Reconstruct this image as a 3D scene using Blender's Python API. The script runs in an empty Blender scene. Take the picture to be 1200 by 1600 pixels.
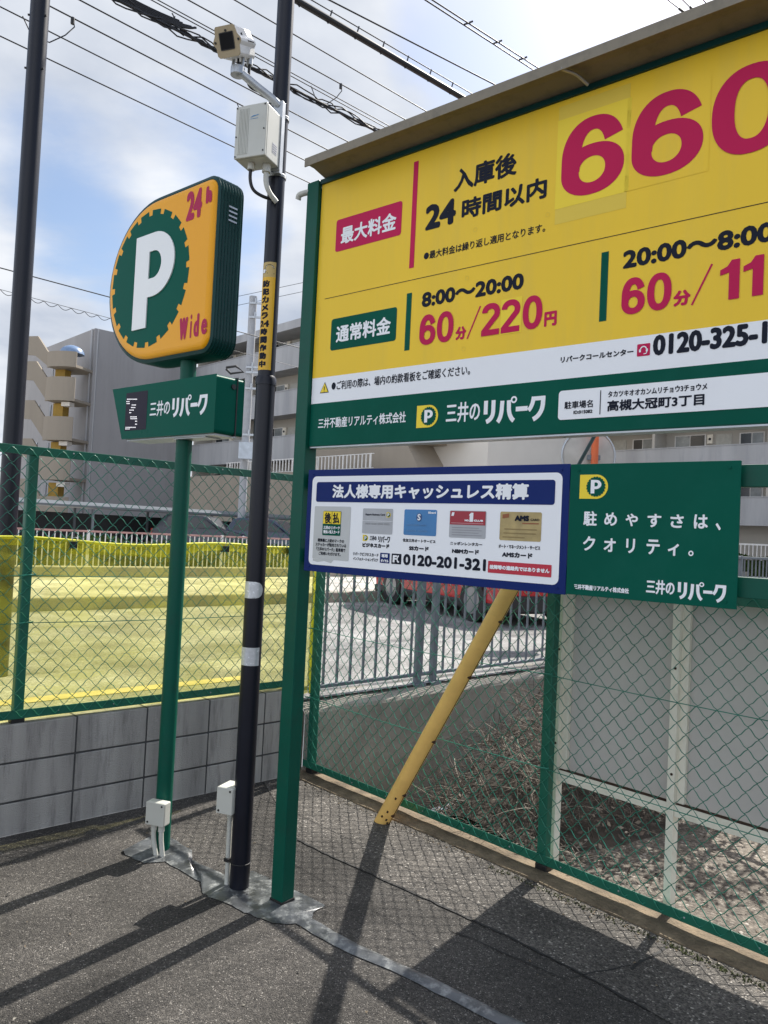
import bpy, bmesh, math, random
from mathutils import Vector, Matrix
random.seed(7)
sc = bpy.context.scene
COL = sc.collection
R = math.radians
# ------------------------------------------------------------------ camera, world, sun, exposure
F, PITCH, ROLL, EYE = 1200.0, R(1.75), R(2.75), 1.6
cam = bpy.data.cameras.new('camera'); camo = bpy.data.objects.new('camera', cam); COL.objects.link(camo)
cam.sensor_width = 36; cam.sensor_fit = 'AUTO'; cam.lens = 36 * F / 1600
cam.clip_start = .05; cam.clip_end = 3000
ROT = Matrix.Rotation(math.pi / 2 + PITCH, 3, 'X') @ Matrix.Rotation(ROLL, 3, 'Z')
camo.matrix_world = Matrix.Translation((0, 0, EYE)) @ ROT.to_4x4()
sc.camera = camo
sc.view_settings.view_transform = 'Standard'; sc.view_settings.look = 'None'
sc.view_settings.gamma = 1; sc.view_settings.exposure = 0.75
SUN_AZ, SUN_EL = Vector((.588, .809)), R(47.5)
sun = bpy.data.lights.new('sun', 'SUN'); suno = bpy.data.objects.new('sun', sun); COL.objects.link(suno)
sun.energy = 5.0; sun.angle = R(.6); sun.color = (1, .95, .87)
sd = Vector((SUN_AZ.x * math.cos(SUN_EL), SUN_AZ.y * math.cos(SUN_EL), math.sin(SUN_EL)))
suno.rotation_euler = sd.to_track_quat('Z', 'Y').to_euler()
world = bpy.data.worlds.new('World'); sc.world = world; world.use_nodes = True
def build_world():
    nt = world.node_tree; N = nt.nodes; L = nt.links
    bg = N['Background']; bg.inputs[1].default_value = .1
    sky = N.new('ShaderNodeTexSky'); sky.sky_type = 'NISHITA'; sky.sun_disc = False
    sky.sun_elevation = SUN_EL; sky.sun_rotation = math.atan2(SUN_AZ.x, SUN_AZ.y)
    sky.air_density = 1.0; sky.dust_density = 1.6; sky.ozone_density = 1.5
    tc = N.new('ShaderNodeTexCoord'); sp = N.new('ShaderNodeSeparateXYZ'); L.new(tc.outputs['Generated'], sp.inputs[0])
    def m(op, a, b=None, c=None, clamp=False):
        n = N.new('ShaderNodeMath'); n.operation = op; n.use_clamp = clamp
        for i, v in enumerate((a, b, c)):
            if v is None: continue
            if isinstance(v, (int, float)): n.inputs[i].default_value = v
            else: L.new(v, n.inputs[i])
        return n.outputs[0]
    z = m('ADD', m('MAXIMUM', sp.outputs[2], 0), .22)
    cb = N.new('ShaderNodeCombineXYZ')
    L.new(m('DIVIDE', sp.outputs[0], z), cb.inputs[0]); L.new(m('DIVIDE', sp.outputs[1], z), cb.inputs[1])
    n1 = N.new('ShaderNodeTexNoise'); n1.inputs['Scale'].default_value = 1.15; n1.inputs['Detail'].default_value = 9
    n1.inputs['Roughness'].default_value = .58; n1.inputs['Distortion'].default_value = .25
    mp = N.new('ShaderNodeMapping'); mp.inputs['Location'].default_value = (3.1, 1.7, 0); mp.inputs['Scale'].default_value = (1, 1.35, 1)
    L.new(cb.outputs[0], mp.inputs[0]); L.new(mp.outputs[0], n1.inputs['Vector'])
    # the cloud bank: broad masses and the clear gaps between them, each by its place in the sky
    fac = n1.outputs[0]
    for d, w, a in CLOUDS:
        dp = N.new('ShaderNodeVectorMath'); dp.operation = 'DOT_PRODUCT'
        L.new(tc.outputs['Generated'], dp.inputs[0]); dp.inputs[1].default_value = d
        mr = N.new('ShaderNodeMapRange'); mr.interpolation_type = 'SMOOTHSTEP'
        mr.inputs[1].default_value = math.cos(R(w)); mr.inputs[2].default_value = 1; mr.inputs[3].default_value = 0; mr.inputs[4].default_value = a
        L.new(dp.outputs['Value'], mr.inputs[0]); fac = m('ADD', fac, mr.outputs[0])
    hz = N.new('ShaderNodeMapRange'); L.new(sp.outputs[2], hz.inputs[0])
    hz.inputs[1].default_value = .0; hz.inputs[2].default_value = .32; hz.inputs[3].default_value = .22; hz.inputs[4].default_value = 0
    fac = m('ADD', fac, hz.outputs[0])
    cr = N.new('ShaderNodeMapRange'); cr.interpolation_type = 'SMOOTHSTEP'; L.new(fac, cr.inputs[0])
    cr.inputs[1].default_value = .42; cr.inputs[2].default_value = .72
    n2 = N.new('ShaderNodeTexNoise'); n2.inputs['Scale'].default_value = 2.3; n2.inputs['Detail'].default_value = 7
    mp2 = N.new('ShaderNodeMapping'); mp2.inputs['Location'].default_value = (7.3, 4.4, 0)
    L.new(cb.outputs[0], mp2.inputs[0]); L.new(mp2.outputs[0], n2.inputs['Vector'])
    cc = N.new('ShaderNodeValToRGB'); L.new(n2.outputs[0], cc.inputs[0])
    cc.color_ramp.elements[0].position = .3; cc.color_ramp.elements[0].color = (2.9, 3.3, 4.05, 1)
    cc.color_ramp.elements[1].position = .66; cc.color_ramp.elements[1].color = (5.9, 6.05, 6.3, 1)
    # added fill: unseen clouds behind the viewer thickened and brightened for the shaded signs
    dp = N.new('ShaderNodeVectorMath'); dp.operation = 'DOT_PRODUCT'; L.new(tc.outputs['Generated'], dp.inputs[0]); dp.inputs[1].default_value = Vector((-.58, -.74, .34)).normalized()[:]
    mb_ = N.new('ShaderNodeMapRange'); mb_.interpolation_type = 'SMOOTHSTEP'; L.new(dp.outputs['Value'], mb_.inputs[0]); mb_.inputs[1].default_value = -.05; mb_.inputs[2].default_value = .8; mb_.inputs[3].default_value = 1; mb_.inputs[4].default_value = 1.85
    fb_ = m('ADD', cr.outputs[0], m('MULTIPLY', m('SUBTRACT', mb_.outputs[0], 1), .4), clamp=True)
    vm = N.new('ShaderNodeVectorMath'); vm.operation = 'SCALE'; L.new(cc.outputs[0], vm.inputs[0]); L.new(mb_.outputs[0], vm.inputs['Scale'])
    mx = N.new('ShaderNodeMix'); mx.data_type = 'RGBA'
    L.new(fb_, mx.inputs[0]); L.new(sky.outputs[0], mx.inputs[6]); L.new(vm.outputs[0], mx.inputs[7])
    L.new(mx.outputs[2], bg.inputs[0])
# ------------------------------------------------------------------ measuring: rays of the photograph cut with real planes of the place
CAM = Vector((0, 0, EYE))
def ray(px, py): return ROT @ Vector(((px - 600) / F, -(py - 800) / F, -1))
def gz(px, py, z=0.0):
    d = ray(px, py); return CAM + d * ((z - EYE) / d.z)
def pl(px, py, p, n):
    d = ray(px, py); return CAM + d * ((p - CAM).dot(n) / d.dot(n))
def far(px, py, dist):
    d = ray(px, py); return CAM + d * (dist / d.y)
def up_at(px, py, c):                                   # height of a pixel on a vertical thing that stands at c
    n = Vector((c.x, c.y, 0)).normalized(); return pl(px, py, Vector((c.x, c.y, 0)), n)
def hd(px, py):
    d = ray(px, py); return Vector((d.x, d.y, 0)).normalized()
CLOUDS = [(ray(*p).normalized()[:], w, a) for p, w, a in [
    ((60, 120), 13, .30), ((330, 70), 13, .24), ((700, 130), 14, .20), ((240, 330), 12, -.36), ((60, 290), 7, -.16), ((850, 10), 12, -.3), ((470, 440), 14, .16), ((100, 440), 14, .2),
    ((560, 150), 8, -.05)]]
build_world()
uS = -hd(-860, 768); bS = Vector((-uS.y, uS.x, 0))      # along the price board, and away behind it
uL = hd(1908, 905); nL = Vector((-uL.y, uL.x, 0))       # along the street fence, and out to the street
uR = -hd(-532, 781); nR = Vector((-uR.y, uR.x, 0))      # along the right-hand fence, and out behind it
O = gz(440, 1418.7)
C0 = Vector((-.472, 5.140, 0))                          # where the two fences meet
ZUP = Vector((0, 0, 1))
def frame(o, u, b): return lambda a, bb, z: o + u * a + b * bb + ZUP * z
FS = frame(O, uS, bS)
FL = frame(C0, uL, nL)
FR = frame(C0, uR, nR)
def ST(s, t, z=0): return C0 + uR * s + uL * t + ZUP * z
def st_of(p):
    q = p - C0; det = uR.x * uL.y - uL.x * uR.y
    return (q.x * uL.y - uL.x * q.y) / det, (uR.x * q.y - q.x * uR.y) / det
def S(px, py, b=.02):
    q = pl(px, py, O + bS * b, bS) - O; return q.dot(uS), q.z
# ------------------------------------------------------------------ materials
MATS = {}
def mat(name, col, rough=.55, metal=0.0, var=.12, scale=6.0, bump=0.0, bscale=60.0, dirt=None, dirt_amt=0.0, spec=.5, streak=False, coat=0.0):
    if name in MATS: return MATS[name]
    m = bpy.data.materials.new(name); m.use_nodes = True; nt = m.node_tree; N = nt.nodes; L = nt.links
    p = N['Principled BSDF']; p.inputs['Roughness'].default_value = rough; p.inputs['Metallic'].default_value = metal
    p.inputs['Specular IOR Level'].default_value = spec; p.inputs['Coat Weight'].default_value = coat
    tc = N.new('ShaderNodeTexCoord'); src = tc.outputs['Object']
    if streak:
        mp = N.new('ShaderNodeMapping'); mp.inputs['Scale'].default_value = (1, 1, .12); L.new(src, mp.inputs[0]); src = mp.outputs[0]
    n = N.new('ShaderNodeTexNoise'); n.inputs['Scale'].default_value = scale; n.inputs['Detail'].default_value = 6; L.new(src, n.inputs['Vector'])
    r = N.new('ShaderNodeValToRGB'); L.new(n.outputs[0], r.inputs[0])
    lo = [max(0, c * (1 - var)) for c in col]; hi = [min(1, c * (1 + var)) for c in col]
    r.color_ramp.elements[0].position = .3; r.color_ramp.elements[0].color = (*lo, 1)
    r.color_ramp.elements[1].position = .7; r.color_ramp.elements[1].color = (*hi, 1)
    out = r.outputs[0]
    if dirt:
        n3 = N.new('ShaderNodeTexNoise'); n3.inputs['Scale'].default_value = scale * 2.7; n3.inputs['Detail'].default_value = 8; n3.inputs['Roughness'].default_value = .7
        L.new(src, n3.inputs['Vector'])
        mr = N.new('ShaderNodeMapRange'); L.new(n3.outputs[0], mr.inputs[0]); mr.inputs[1].default_value = .5; mr.inputs[2].default_value = .75; mr.inputs[4].default_value = dirt_amt
        mx = N.new('ShaderNodeMix'); mx.data_type = 'RGBA'; L.new(mr.outputs[0], mx.inputs[0]); L.new(out, mx.inputs[6]); mx.inputs[7].default_value = (*dirt, 1); out = mx.outputs[2]
    L.new(out, p.inputs['Base Color'])
    rr = N.new('ShaderNodeMapRange'); L.new(n.outputs[0], rr.inputs[0]); rr.inputs[3].default_value = max(.03, rough - .08); rr.inputs[4].default_value = min(1, rough + .08); L.new(rr.outputs[0], p.inputs['Roughness'])
    if bump:
        nb = N.new('ShaderNodeTexNoise'); nb.inputs['Scale'].default_value = bscale; nb.inputs['Detail'].default_value = 5; L.new(tc.outputs['Object'], nb.inputs['Vector'])
        b = N.new('ShaderNodeBump'); b.inputs['Strength'].default_value = bump; b.inputs['Distance'].default_value = .01; L.new(nb.outputs[0], b.inputs['Height']); L.new(b.outputs[0], p.inputs['Normal'])
    MATS[name] = m; return m
def asphalt(name, dark, light, stones, scale=170.0, patch=None):
    m = bpy.data.materials.new(name); m.use_nodes = True; nt = m.node_tree; N = nt.nodes; L = nt.links
    p = N['Principled BSDF']; p.inputs['Roughness'].default_value = .82; p.inputs['Specular IOR Level'].default_value = .35
    tc = N.new('ShaderNodeTexCoord'); O_ = tc.outputs['Object']
    v = N.new('ShaderNodeTexVoronoi'); v.inputs['Scale'].default_value = scale; L.new(O_, v.inputs['Vector'])
    big = N.new('ShaderNodeTexNoise'); big.inputs['Scale'].default_value = 2.2; big.inputs['Detail'].default_value = 7; L.new(O_, big.inputs['Vector'])
    mid = N.new('ShaderNodeTexNoise'); mid.inputs['Scale'].default_value = 45; mid.inputs['Detail'].default_value = 5; L.new(O_, mid.inputs['Vector'])
    sep = N.new('ShaderNodeSeparateColor'); L.new(v.outputs['Color'], sep.inputs[0])
    r = N.new('ShaderNodeValToRGB'); L.new(sep.outputs[0], r.inputs[0]); e = r.color_ramp.elements
    e[0].position = 0; e[0].color = (*dark, 1); e[1].position = .8; e[1].color = (*light, 1)
    e2 = r.color_ramp.elements.new(.95); e2.color = (*[c * 1.25 for c in light], 1); e3 = r.color_ramp.elements.new(.985); e3.color = (*stones, 1)
    r2 = N.new('ShaderNodeMapRange'); L.new(big.outputs[0], r2.inputs[0]); r2.inputs[1].default_value = .3; r2.inputs[2].default_value = .7; r2.inputs[3].default_value = .72; r2.inputs[4].default_value = 1.25
    r3 = N.new('ShaderNodeMapRange'); L.new(mid.outputs[0], r3.inputs[0]); r3.inputs[1].default_value = .3; r3.inputs[2].default_value = .7; r3.inputs[3].default_value = .7; r3.inputs[4].default_value = 1.25
    mm = N.new('ShaderNodeMath'); mm.operation = 'MULTIPLY'; L.new(r2.outputs[0], mm.inputs[0]); L.new(r3.outputs[0], mm.inputs[1])
    st = N.new('ShaderNodeTexNoise'); st.inputs['Scale'].default_value = .75; st.inputs['Detail'].default_value = 4; st.inputs['Distortion'].default_value = 1.2; L.new(O_, st.inputs['Vector'])
    r4 = N.new('ShaderNodeMapRange'); L.new(st.outputs[0], r4.inputs[0]); r4.inputs[1].default_value = .38; r4.inputs[2].default_value = .62; r4.inputs[3].default_value = .68; r4.inputs[4].default_value = 1.12
    mm2 = N.new('ShaderNodeMath'); mm2.operation = 'MULTIPLY'; L.new(mm.outputs[0], mm2.inputs[0]); L.new(r4.outputs[0], mm2.inputs[1])
    mx = N.new('ShaderNodeVectorMath'); mx.operation = 'SCALE'; L.new(r.outputs[0], mx.inputs[0]); L.new(mm2.outputs[0], mx.inputs['Scale'])
    L.new(mx.outputs[0], p.inputs['Base Color'])
    ds = N.new('ShaderNodeMath'); ds.operation = 'MULTIPLY_ADD'; L.new(v.outputs['Distance'], ds.inputs[0]); ds.inputs[1].default_value = -1.0; L.new(mid.outputs[0], ds.inputs[2])
    b = N.new('ShaderNodeBump'); b.inputs['Strength'].default_value = .9; b.inputs['Distance'].default_value = .006; L.new(ds.outputs[0], b.inputs['Height']); L.new(b.outputs[0], p.inputs['Normal'])
    MATS[name] = m; return m
def leafy(name, col, var):
    m = mat(name, col, .65, var=var, scale=9, spec=.15); nt = m.node_tree; N = nt.nodes; L = nt.links; p = N['Principled BSDF']
    tl = N.new('ShaderNodeBsdfTranslucent'); src = p.inputs['Base Color'].links[0].from_socket; L.new(src, tl.inputs[0])
    mx = N.new('ShaderNodeMixShader'); mx.inputs[0].default_value = .4; out = [n for n in N if n.type == 'OUTPUT_MATERIAL'][0]
    L.new(p.outputs[0], mx.inputs[1]); L.new(tl.outputs[0], mx.inputs[2]); L.new(mx.outputs[0], out.inputs[0]); return m
def emis(name, col, s):
    m = bpy.data.materials.new(name); m.use_nodes = True; p = m.node_tree.nodes['Principled BSDF']
    p.inputs['Base Color'].default_value = (*col, 1); p.inputs['Emission Color'].default_value = (*col, 1); p.inputs['Emission Strength'].default_value = s; MATS[name] = m; return m
def glass(name, col, rough=.08):
    m = mat(name, col, rough, 0, .1, 2); return m
M_yel = mat('yellow vinyl', (.86, .57, .035), .40, var=.05, scale=2.2, dirt=(.62, .46, .10), dirt_amt=.30, spec=.25, streak=True)
M_yel2 = mat('fresh yellow vinyl', (.90, .67, .045), .42, var=.03, scale=1.5, spec=.25)
M_yel3 = mat('faded yellow vinyl', (.76, .55, .07), .42, var=.03, scale=2, spec=.25)
M_wht = mat('white vinyl', (.86, .87, .89), .42, var=.02, scale=2, dirt=(.7, .7, .68), dirt_amt=.12, spec=.25)
M_grn = mat('green vinyl', (.002, .088, .058), .42, var=.10, scale=2.2, dirt=(.012, .115, .085), dirt_amt=.35, spec=.06)
M_red = mat('magenta red vinyl', (.52, .010, .080), .42, var=.05, scale=2, spec=.15)
M_ink = mat('dark ink', (.007, .010, .022), .5, var=.1, spec=.15)
M_nav = mat('navy vinyl', (.003, .018, .13), .42, var=.08, scale=2, dirt=(.010, .03, .15), dirt_amt=.3, spec=.15)
M_post = mat('green post paint', (.0015, .080, .052), .42, var=.09, scale=4, dirt=(.010, .062, .045), dirt_amt=.7, spec=.22, bump=.08, bscale=35)
M_fence = mat('green fence paint', (.006, .12, .075), .42, var=.12, scale=5, dirt=(.02, .10, .07), dirt_amt=.4)
M_wire = mat('green coated wire', (.014, .18, .12), .34, var=.2, scale=9)
M_black = mat('dark pole paint', (.006, .007, .014), .36, var=.15, scale=5, spec=.35)
M_gry = mat('galvanised steel', (.42, .44, .46), .42, .7, var=.12, scale=14)
M_pick = mat('grey painted steel', (.15, .17, .19), .55, 0, var=.12, scale=9, spec=.3)
M_ivory = mat('ivory plastic', (.52, .52, .47), .45, var=.05, scale=5, dirt=(.4, .38, .3), dirt_amt=.2)
M_hood = mat('tan painted sheet', (.21, .18, .13), .55, var=.08, scale=6, dirt=(.10, .085, .065), dirt_amt=.6)
M_org = mat('orange sign plastic', (.86, .38, .006), .3, var=.03, scale=2, spec=.25)
M_pgrn = mat('sign green plastic', (.0008, .092, .062), .3, var=.05, scale=2, spec=.05)
M_pdk = mat('dark green sheet', (.003, .042, .040), .38, var=.1, scale=3, spec=.22)
M_mag = mat('purple red film', (.42, .008, .07), .4, var=.04, spec=.2)
M_pwh = mat('white acrylic', (.80, .81, .80), .25, var=.02, coat=.3)
M_guard = mat('yellow guard plastic', (.90, .56, .17), .45, var=.07, scale=7, dirt=(.62, .37, .11), dirt_amt=.3, spec=.3)
M_rust = mat('rust', (.05, .022, .01), .9, var=.4, scale=40)
M_blk = mat('black rubber', (.012, .012, .013), .5)
M_conc = mat('weathered concrete', (.30, .275, .23), .9, var=.2, scale=3.5, bump=.5, bscale=70, dirt=(.16, .15, .12), dirt_amt=.75)
M_kerb = mat('old kerb concrete', (.17, .13, .085), .92, var=.4, scale=9, bump=.9, bscale=80, dirt=(.07, .055, .035), dirt_amt=.9)
M_mort = mat('smoothed mortar', (.062, .067, .072), .36, var=.6, scale=7, bump=.6, bscale=16, dirt=(.34, .35, .34), dirt_amt=1.0)
M_seam = mat('bitumen seam', (.012, .012, .012), .8, var=.3, scale=30)
M_board = mat('grey board back', (.56, .52, .485), .5, var=.06, scale=2.5, dirt=(.46, .42, .385), dirt_amt=.3)
M_frame = mat('off white frame paint', (.86, .80, .68), .5, var=.05, scale=6, dirt=(.50, .42, .30), dirt_amt=.35)
M_wallA = mat('grey gable render', (.31, .30, .30), .9, var=.1, scale=.5, dirt=(.22, .215, .21), dirt_amt=.5, streak=True)
M_wallB = mat('cream building render', (.43, .40, .35), .9, var=.08, scale=.4, dirt=(.36, .34, .31), dirt_amt=.5, streak=True)
M_par = mat('stained parapet concrete', (.37, .37, .375), .9, var=.15, scale=.9, dirt=(.25, .26, .28), dirt_amt=.7, streak=True)
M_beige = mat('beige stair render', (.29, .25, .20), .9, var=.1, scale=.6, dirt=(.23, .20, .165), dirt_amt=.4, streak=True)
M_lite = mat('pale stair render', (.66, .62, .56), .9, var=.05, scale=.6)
M_ylw = mat('ochre column paint', (.42, .26, .05), .8, var=.08)
M_dome = mat('blue skylight dome', (.16, .24, .38), .35)
M_win = mat('dark window glass', (.03, .035, .04), .12, var=.2, scale=1)
M_pane = mat('curtained glass', (.26, .28, .28), .25, var=.3, scale=2)
M_roofm = mat('grey shed roof', (.13, .145, .16), .4, .2, var=.12, scale=1.5)
M_white = mat('white rail paint', (.72, .70, .67), .5, var=.08)
M_rail = mat('faded red rail paint', (.42, .24, .22), .6, var=.1)
M_hedge = leafy('hedge leaf', (.045, .075, .02), .5)
M_leaf = leafy('yellow green leaf', (.17, .17, .035), .4)
M_bark = mat('bark', (.07, .05, .035), .9, var=.3, scale=20)
M_brush = mat('dry stem', (.095, .076, .062), .9, var=.5, scale=9)
M_brush2 = mat('bleached dry stem', (.25, .215, .175), .9, var=.35, scale=9)
M_carr = mat('red car paint', (.42, .008, .014), .25, var=.05, coat=.4)
M_carb = mat('black car plastic', (.012, .012, .013), .5)
M_rim = mat('alloy', (.35, .35, .36), .35, .8)
M_lens = mat('red lamp lens', (.35, .01, .01), .15)
M_soil = mat('dark damp soil', (.05, .04, .03), .95, var=.4, scale=12, bump=.6, bscale=40)
M_yline = mat('yellow road paint', (.44, .36, .17), .8, var=.15, scale=8, dirt=(.3, .25, .12), dirt_amt=.4)
M_grn2 = mat('moss', (.055, .065, .02), .95, var=.4, scale=30)
# chalk-grey concrete blocks, their grain and stains
M_block = mat('concrete block', (.37, .355, .33), .92, var=.25, scale=7, streak=True, bump=.9, bscale=210, dirt=(.13, .125, .115), dirt_amt=.9)
M_joint = mat('block joint', (.06, .06, .06), .95, var=.3, scale=10)
A_lot = asphalt('lot asphalt', (.027, .0255, .024), (.092, .084, .075), (.28, .26, .235), 240)
A_road = asphalt('road asphalt', (.20, .195, .185), (.29, .285, .275), (.36, .355, .35), 90)
A_grav = asphalt('pale compacted gravel', (.07, .058, .045), (.165, .142, .115), (.34, .31, .27), 75)
A_walk = asphalt('pavement', (.34, .32, .29), (.44, .42, .38), (.5, .48, .45), 40)
def tarp_mat():
    m = bpy.data.materials.new('yellow safety mesh'); m.use_nodes = True; nt = m.node_tree; N = nt.nodes; L = nt.links
    for n in list(N):
        if n.type != 'OUTPUT_MATERIAL': N.remove(n)
    out = [n for n in N if n.type == 'OUTPUT_MATERIAL'][0]
    tr = N.new('ShaderNodeBsdfTransparent'); tr.inputs[0].default_value = (.98, .965, .54, 1)
    tl = N.new('ShaderNodeBsdfTranslucent'); tl.inputs[0].default_value = (.86, .82, .10, 1)
    df = N.new('ShaderNodeBsdfDiffuse'); df.inputs[0].default_value = (.84, .79, .10, 1)
    a = N.new('ShaderNodeMixShader'); a.inputs[0].default_value = .5; L.new(tl.outputs[0], a.inputs[1]); L.new(df.outputs[0], a.inputs[2])
    tc = N.new('ShaderNodeTexCoord'); n = N.new('ShaderNodeTexNoise'); n.inputs['Scale'].default_value = 2.2; n.inputs['Detail'].default_value = 5; n.inputs['Distortion'].default_value = .8
    mpt = N.new('ShaderNodeMapping'); mpt.inputs['Scale'].default_value = (1, 1, 3.2); L.new(tc.outputs['Object'], mpt.inputs[0]); L.new(mpt.outputs[0], n.inputs['Vector'])
    mr = N.new('ShaderNodeMapRange'); L.new(n.outputs[0], mr.inputs[0]); mr.inputs[1].default_value = .3; mr.inputs[2].default_value = .7; mr.inputs[3].default_value = .10; mr.inputs[4].default_value = .46
    b = N.new('ShaderNodeMixShader'); L.new(mr.outputs[0], b.inputs[0]); L.new(tr.outputs[0], b.inputs[1]); L.new(a.outputs[0], b.inputs[2]); L.new(b.outputs[0], out.inputs[0])
    return m
M_tarp = tarp_mat()
M_hem = mat('yellow hem', (.72, .68, .04), .6, var=.08)
# ------------------------------------------------------------------ mesh helpers
class MB:
    def __init__(s): s.v = []; s.f = []; s.m = []; s.sm = []
    def add(s, vs, fs, mi=0, smooth=False):
        o = len(s.v); s.v += [Vector(x) for x in vs]
        for f in fs: s.f.append([i + o for i in f]); s.m.append(mi); s.sm.append(smooth)
    def box(s, fr, a0, a1, b0, b1, z0, z1, mi=0):
        p = [fr(a, b, z) for z in (z0, z1) for a, b in ((a0, b0), (a1, b0), (a1, b1), (a0, b1))]
        s.add(p, [(0, 3, 2, 1), (4, 5, 6, 7), (0, 1, 5, 4), (1, 2, 6, 5), (2, 3, 7, 6), (3, 0, 4, 7)], mi)
    def prism(s, fr, out, b0, b1, mi=0, smooth=False):
        n = len(out); p = [fr(a, b0, z) for a, z in out] + [fr(a, b1, z) for a, z in out]
        s.add(p, [tuple(range(n)), tuple(range(2 * n - 1, n - 1, -1))], mi)
        s.add(p, [(i, n + i, n + (i + 1) % n, (i + 1) % n) for i in range(n)], mi, smooth)
    def plan(s, poly, z0, z1, mi=0):
        n = len(poly); p = [Vector((q[0], q[1], z0)) for q in poly] + [Vector((q[0], q[1], z1)) for q in poly]
        s.add(p, [tuple(range(n)), tuple(range(2 * n - 1, n - 1, -1))] + [(i, n + i, n + (i + 1) % n, (i + 1) % n) for i in range(n)], mi)
    def flat(s, fr, out, b, mi=0): s.add([fr(a, b, z) for a, z in out], [tuple(range(len(out)))], mi)
    def fan(s, fr, c, out, b, mi=0):
        n = len(out); s.add([fr(c[0], b, c[1])] + [fr(a, b, z) for a, z in out], [(0, i + 1, (i + 1) % n + 1) for i in range(n)], mi)
    def strip(s, fr, o1, o2, b, mi=0, closed=False):
        n = len(o1); s.add([fr(a, b, z) for a, z in o1] + [fr(a, b, z) for a, z in o2], [(i, (i + 1) % n, n + (i + 1) % n, n + i) for i in range(n if closed else n - 1)], mi)
    def tube(s, pts, r, seg=8, mi=0, caps=True, smooth=True):
        pts = [Vector(p) for p in pts]; n = len(pts); rs = r if isinstance(r, (list, tuple)) else [r] * n
        t0 = (pts[1] - pts[0]).normalized(); x = t0.orthogonal().normalized(); vs = []
        for i, p in enumerate(pts):
            t = (pts[min(i + 1, n - 1)] - pts[max(i - 1, 0)]).normalized()
            x = (x - t * x.dot(t)); x = x.normalized() if x.length > 1e-6 else t.orthogonal().normalized(); y = t.cross(x)
            vs += [p + (x * math.cos(k * 2 * math.pi / seg) + y * math.sin(k * 2 * math.pi / seg)) * rs[i] for k in range(seg)]
        s.add(vs, [(i * seg + k, i * seg + (k + 1) % seg, (i + 1) * seg + (k + 1) % seg, (i + 1) * seg + k) for i in range(n - 1) for k in range(seg)], mi, smooth)
        if caps: s.add([vs[k] for k in range(seg)] + [vs[(n - 1) * seg + k] for k in range(seg)], [tuple(range(seg - 1, -1, -1)), tuple(range(seg, 2 * seg))], mi)
    def ribbon(s, fr, pts, w, b, mi=0):
        L, Rr = [], []; n = len(pts)
        for i in range(n):
            q, p = pts[max(0, i - 1)], pts[min(n - 1, i + 1)]; dx, dz = p[0] - q[0], p[1] - q[1]; l = math.hypot(dx, dz) or 1
            wi = (w[i] if isinstance(w, (list, tuple)) else w) / 2
            L.append((pts[i][0] - dz / l * wi, pts[i][1] + dx / l * wi)); Rr.append((pts[i][0] + dz / l * wi, pts[i][1] - dx / l * wi))
        s.strip(fr, L, Rr, b, mi)
    def build(s, name, mats, parent=None, bevel=0, recalc=True):
        if not isinstance(mats, (list, tuple)): mats = [mats]
        me = bpy.data.meshes.new(name); off = root_loc(parent)
        me.from_pydata([v - off for v in s.v], [], s.f)
        for m in mats: me.materials.append(m)
        me.polygons.foreach_set('material_index', s.m); me.polygons.foreach_set('use_smooth', s.sm)
        if recalc:
            bm = bmesh.new(); bm.from_mesh(me); bmesh.ops.recalc_face_normals(bm, faces=bm.faces); bm.to_mesh(me); bm.free()
        o = bpy.data.objects.new(name, me); COL.objects.link(o)
        if parent is not None: o.parent = parent
        if bevel:
            bv = o.modifiers.new('bevel', 'BEVEL'); bv.width = bevel; bv.segments = 2; bv.limit_method = 'ANGLE'; bv.angle_limit = R(40)
        return o
def cur(pts, n=6):
    pts = [Vector(p) for p in pts]; P = [pts[0] * 2 - pts[1]] + pts + [pts[-1] * 2 - pts[-2]]; out = []
    for i in range(1, len(P) - 2):
        for k in range(n):
            t = k / n; a, b, c, d = P[i - 1:i + 3]
            out.append(.5 * ((2 * b) + (c - a) * t + (2 * a - 5 * b + 4 * c - d) * t * t + (3 * b - a - 3 * c + d) * t ** 3))
    return out + [pts[-1]]
LOC = {}
def root_loc(p):
    while p is not None and p.parent is not None: p = p.parent
    return LOC.get(p.name, Vector()) if p is not None else Vector()
def thing(name, label, cat, loc, group=None):
    o = bpy.data.objects.new(name, None); COL.objects.link(o); o.location = loc; o.empty_display_size = .2
    LOC[o.name] = Vector(loc); return tag(o, label, cat, group)
def tag(o, label, cat, group=None):
    o['label'] = label; o['category'] = cat
    if group: o['group'] = group
    return o
def struct(o, kind='structure'): o['kind'] = kind; return o
def rrect(a0, z0, a1, z1, r, n=5):
    out = []
    for cx, cz, s0 in ((a1 - r, z1 - r, 0), (a0 + r, z1 - r, 90), (a0 + r, z0 + r, 180), (a1 - r, z0 + r, 270)):
        out += [(cx + r * math.cos(R(s0 + 90 * k / n)), cz + r * math.sin(R(s0 + 90 * k / n))) for k in range(n + 1)]
    return out
def ell(cx, cz, rx, rz, a0=0, a1=360, n=32, e=2.0):
    out = []
    for k in range(n + (0 if abs(a1 - a0) == 360 else 1)):
        t = R(a0 + (a1 - a0) * k / n); c, s_ = math.cos(t), math.sin(t)
        out.append((cx + rx * math.copysign(abs(c) ** (2 / e), c), cz + rz * math.copysign(abs(s_) ** (2 / e), s_)))
    return out
GC = {}
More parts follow.
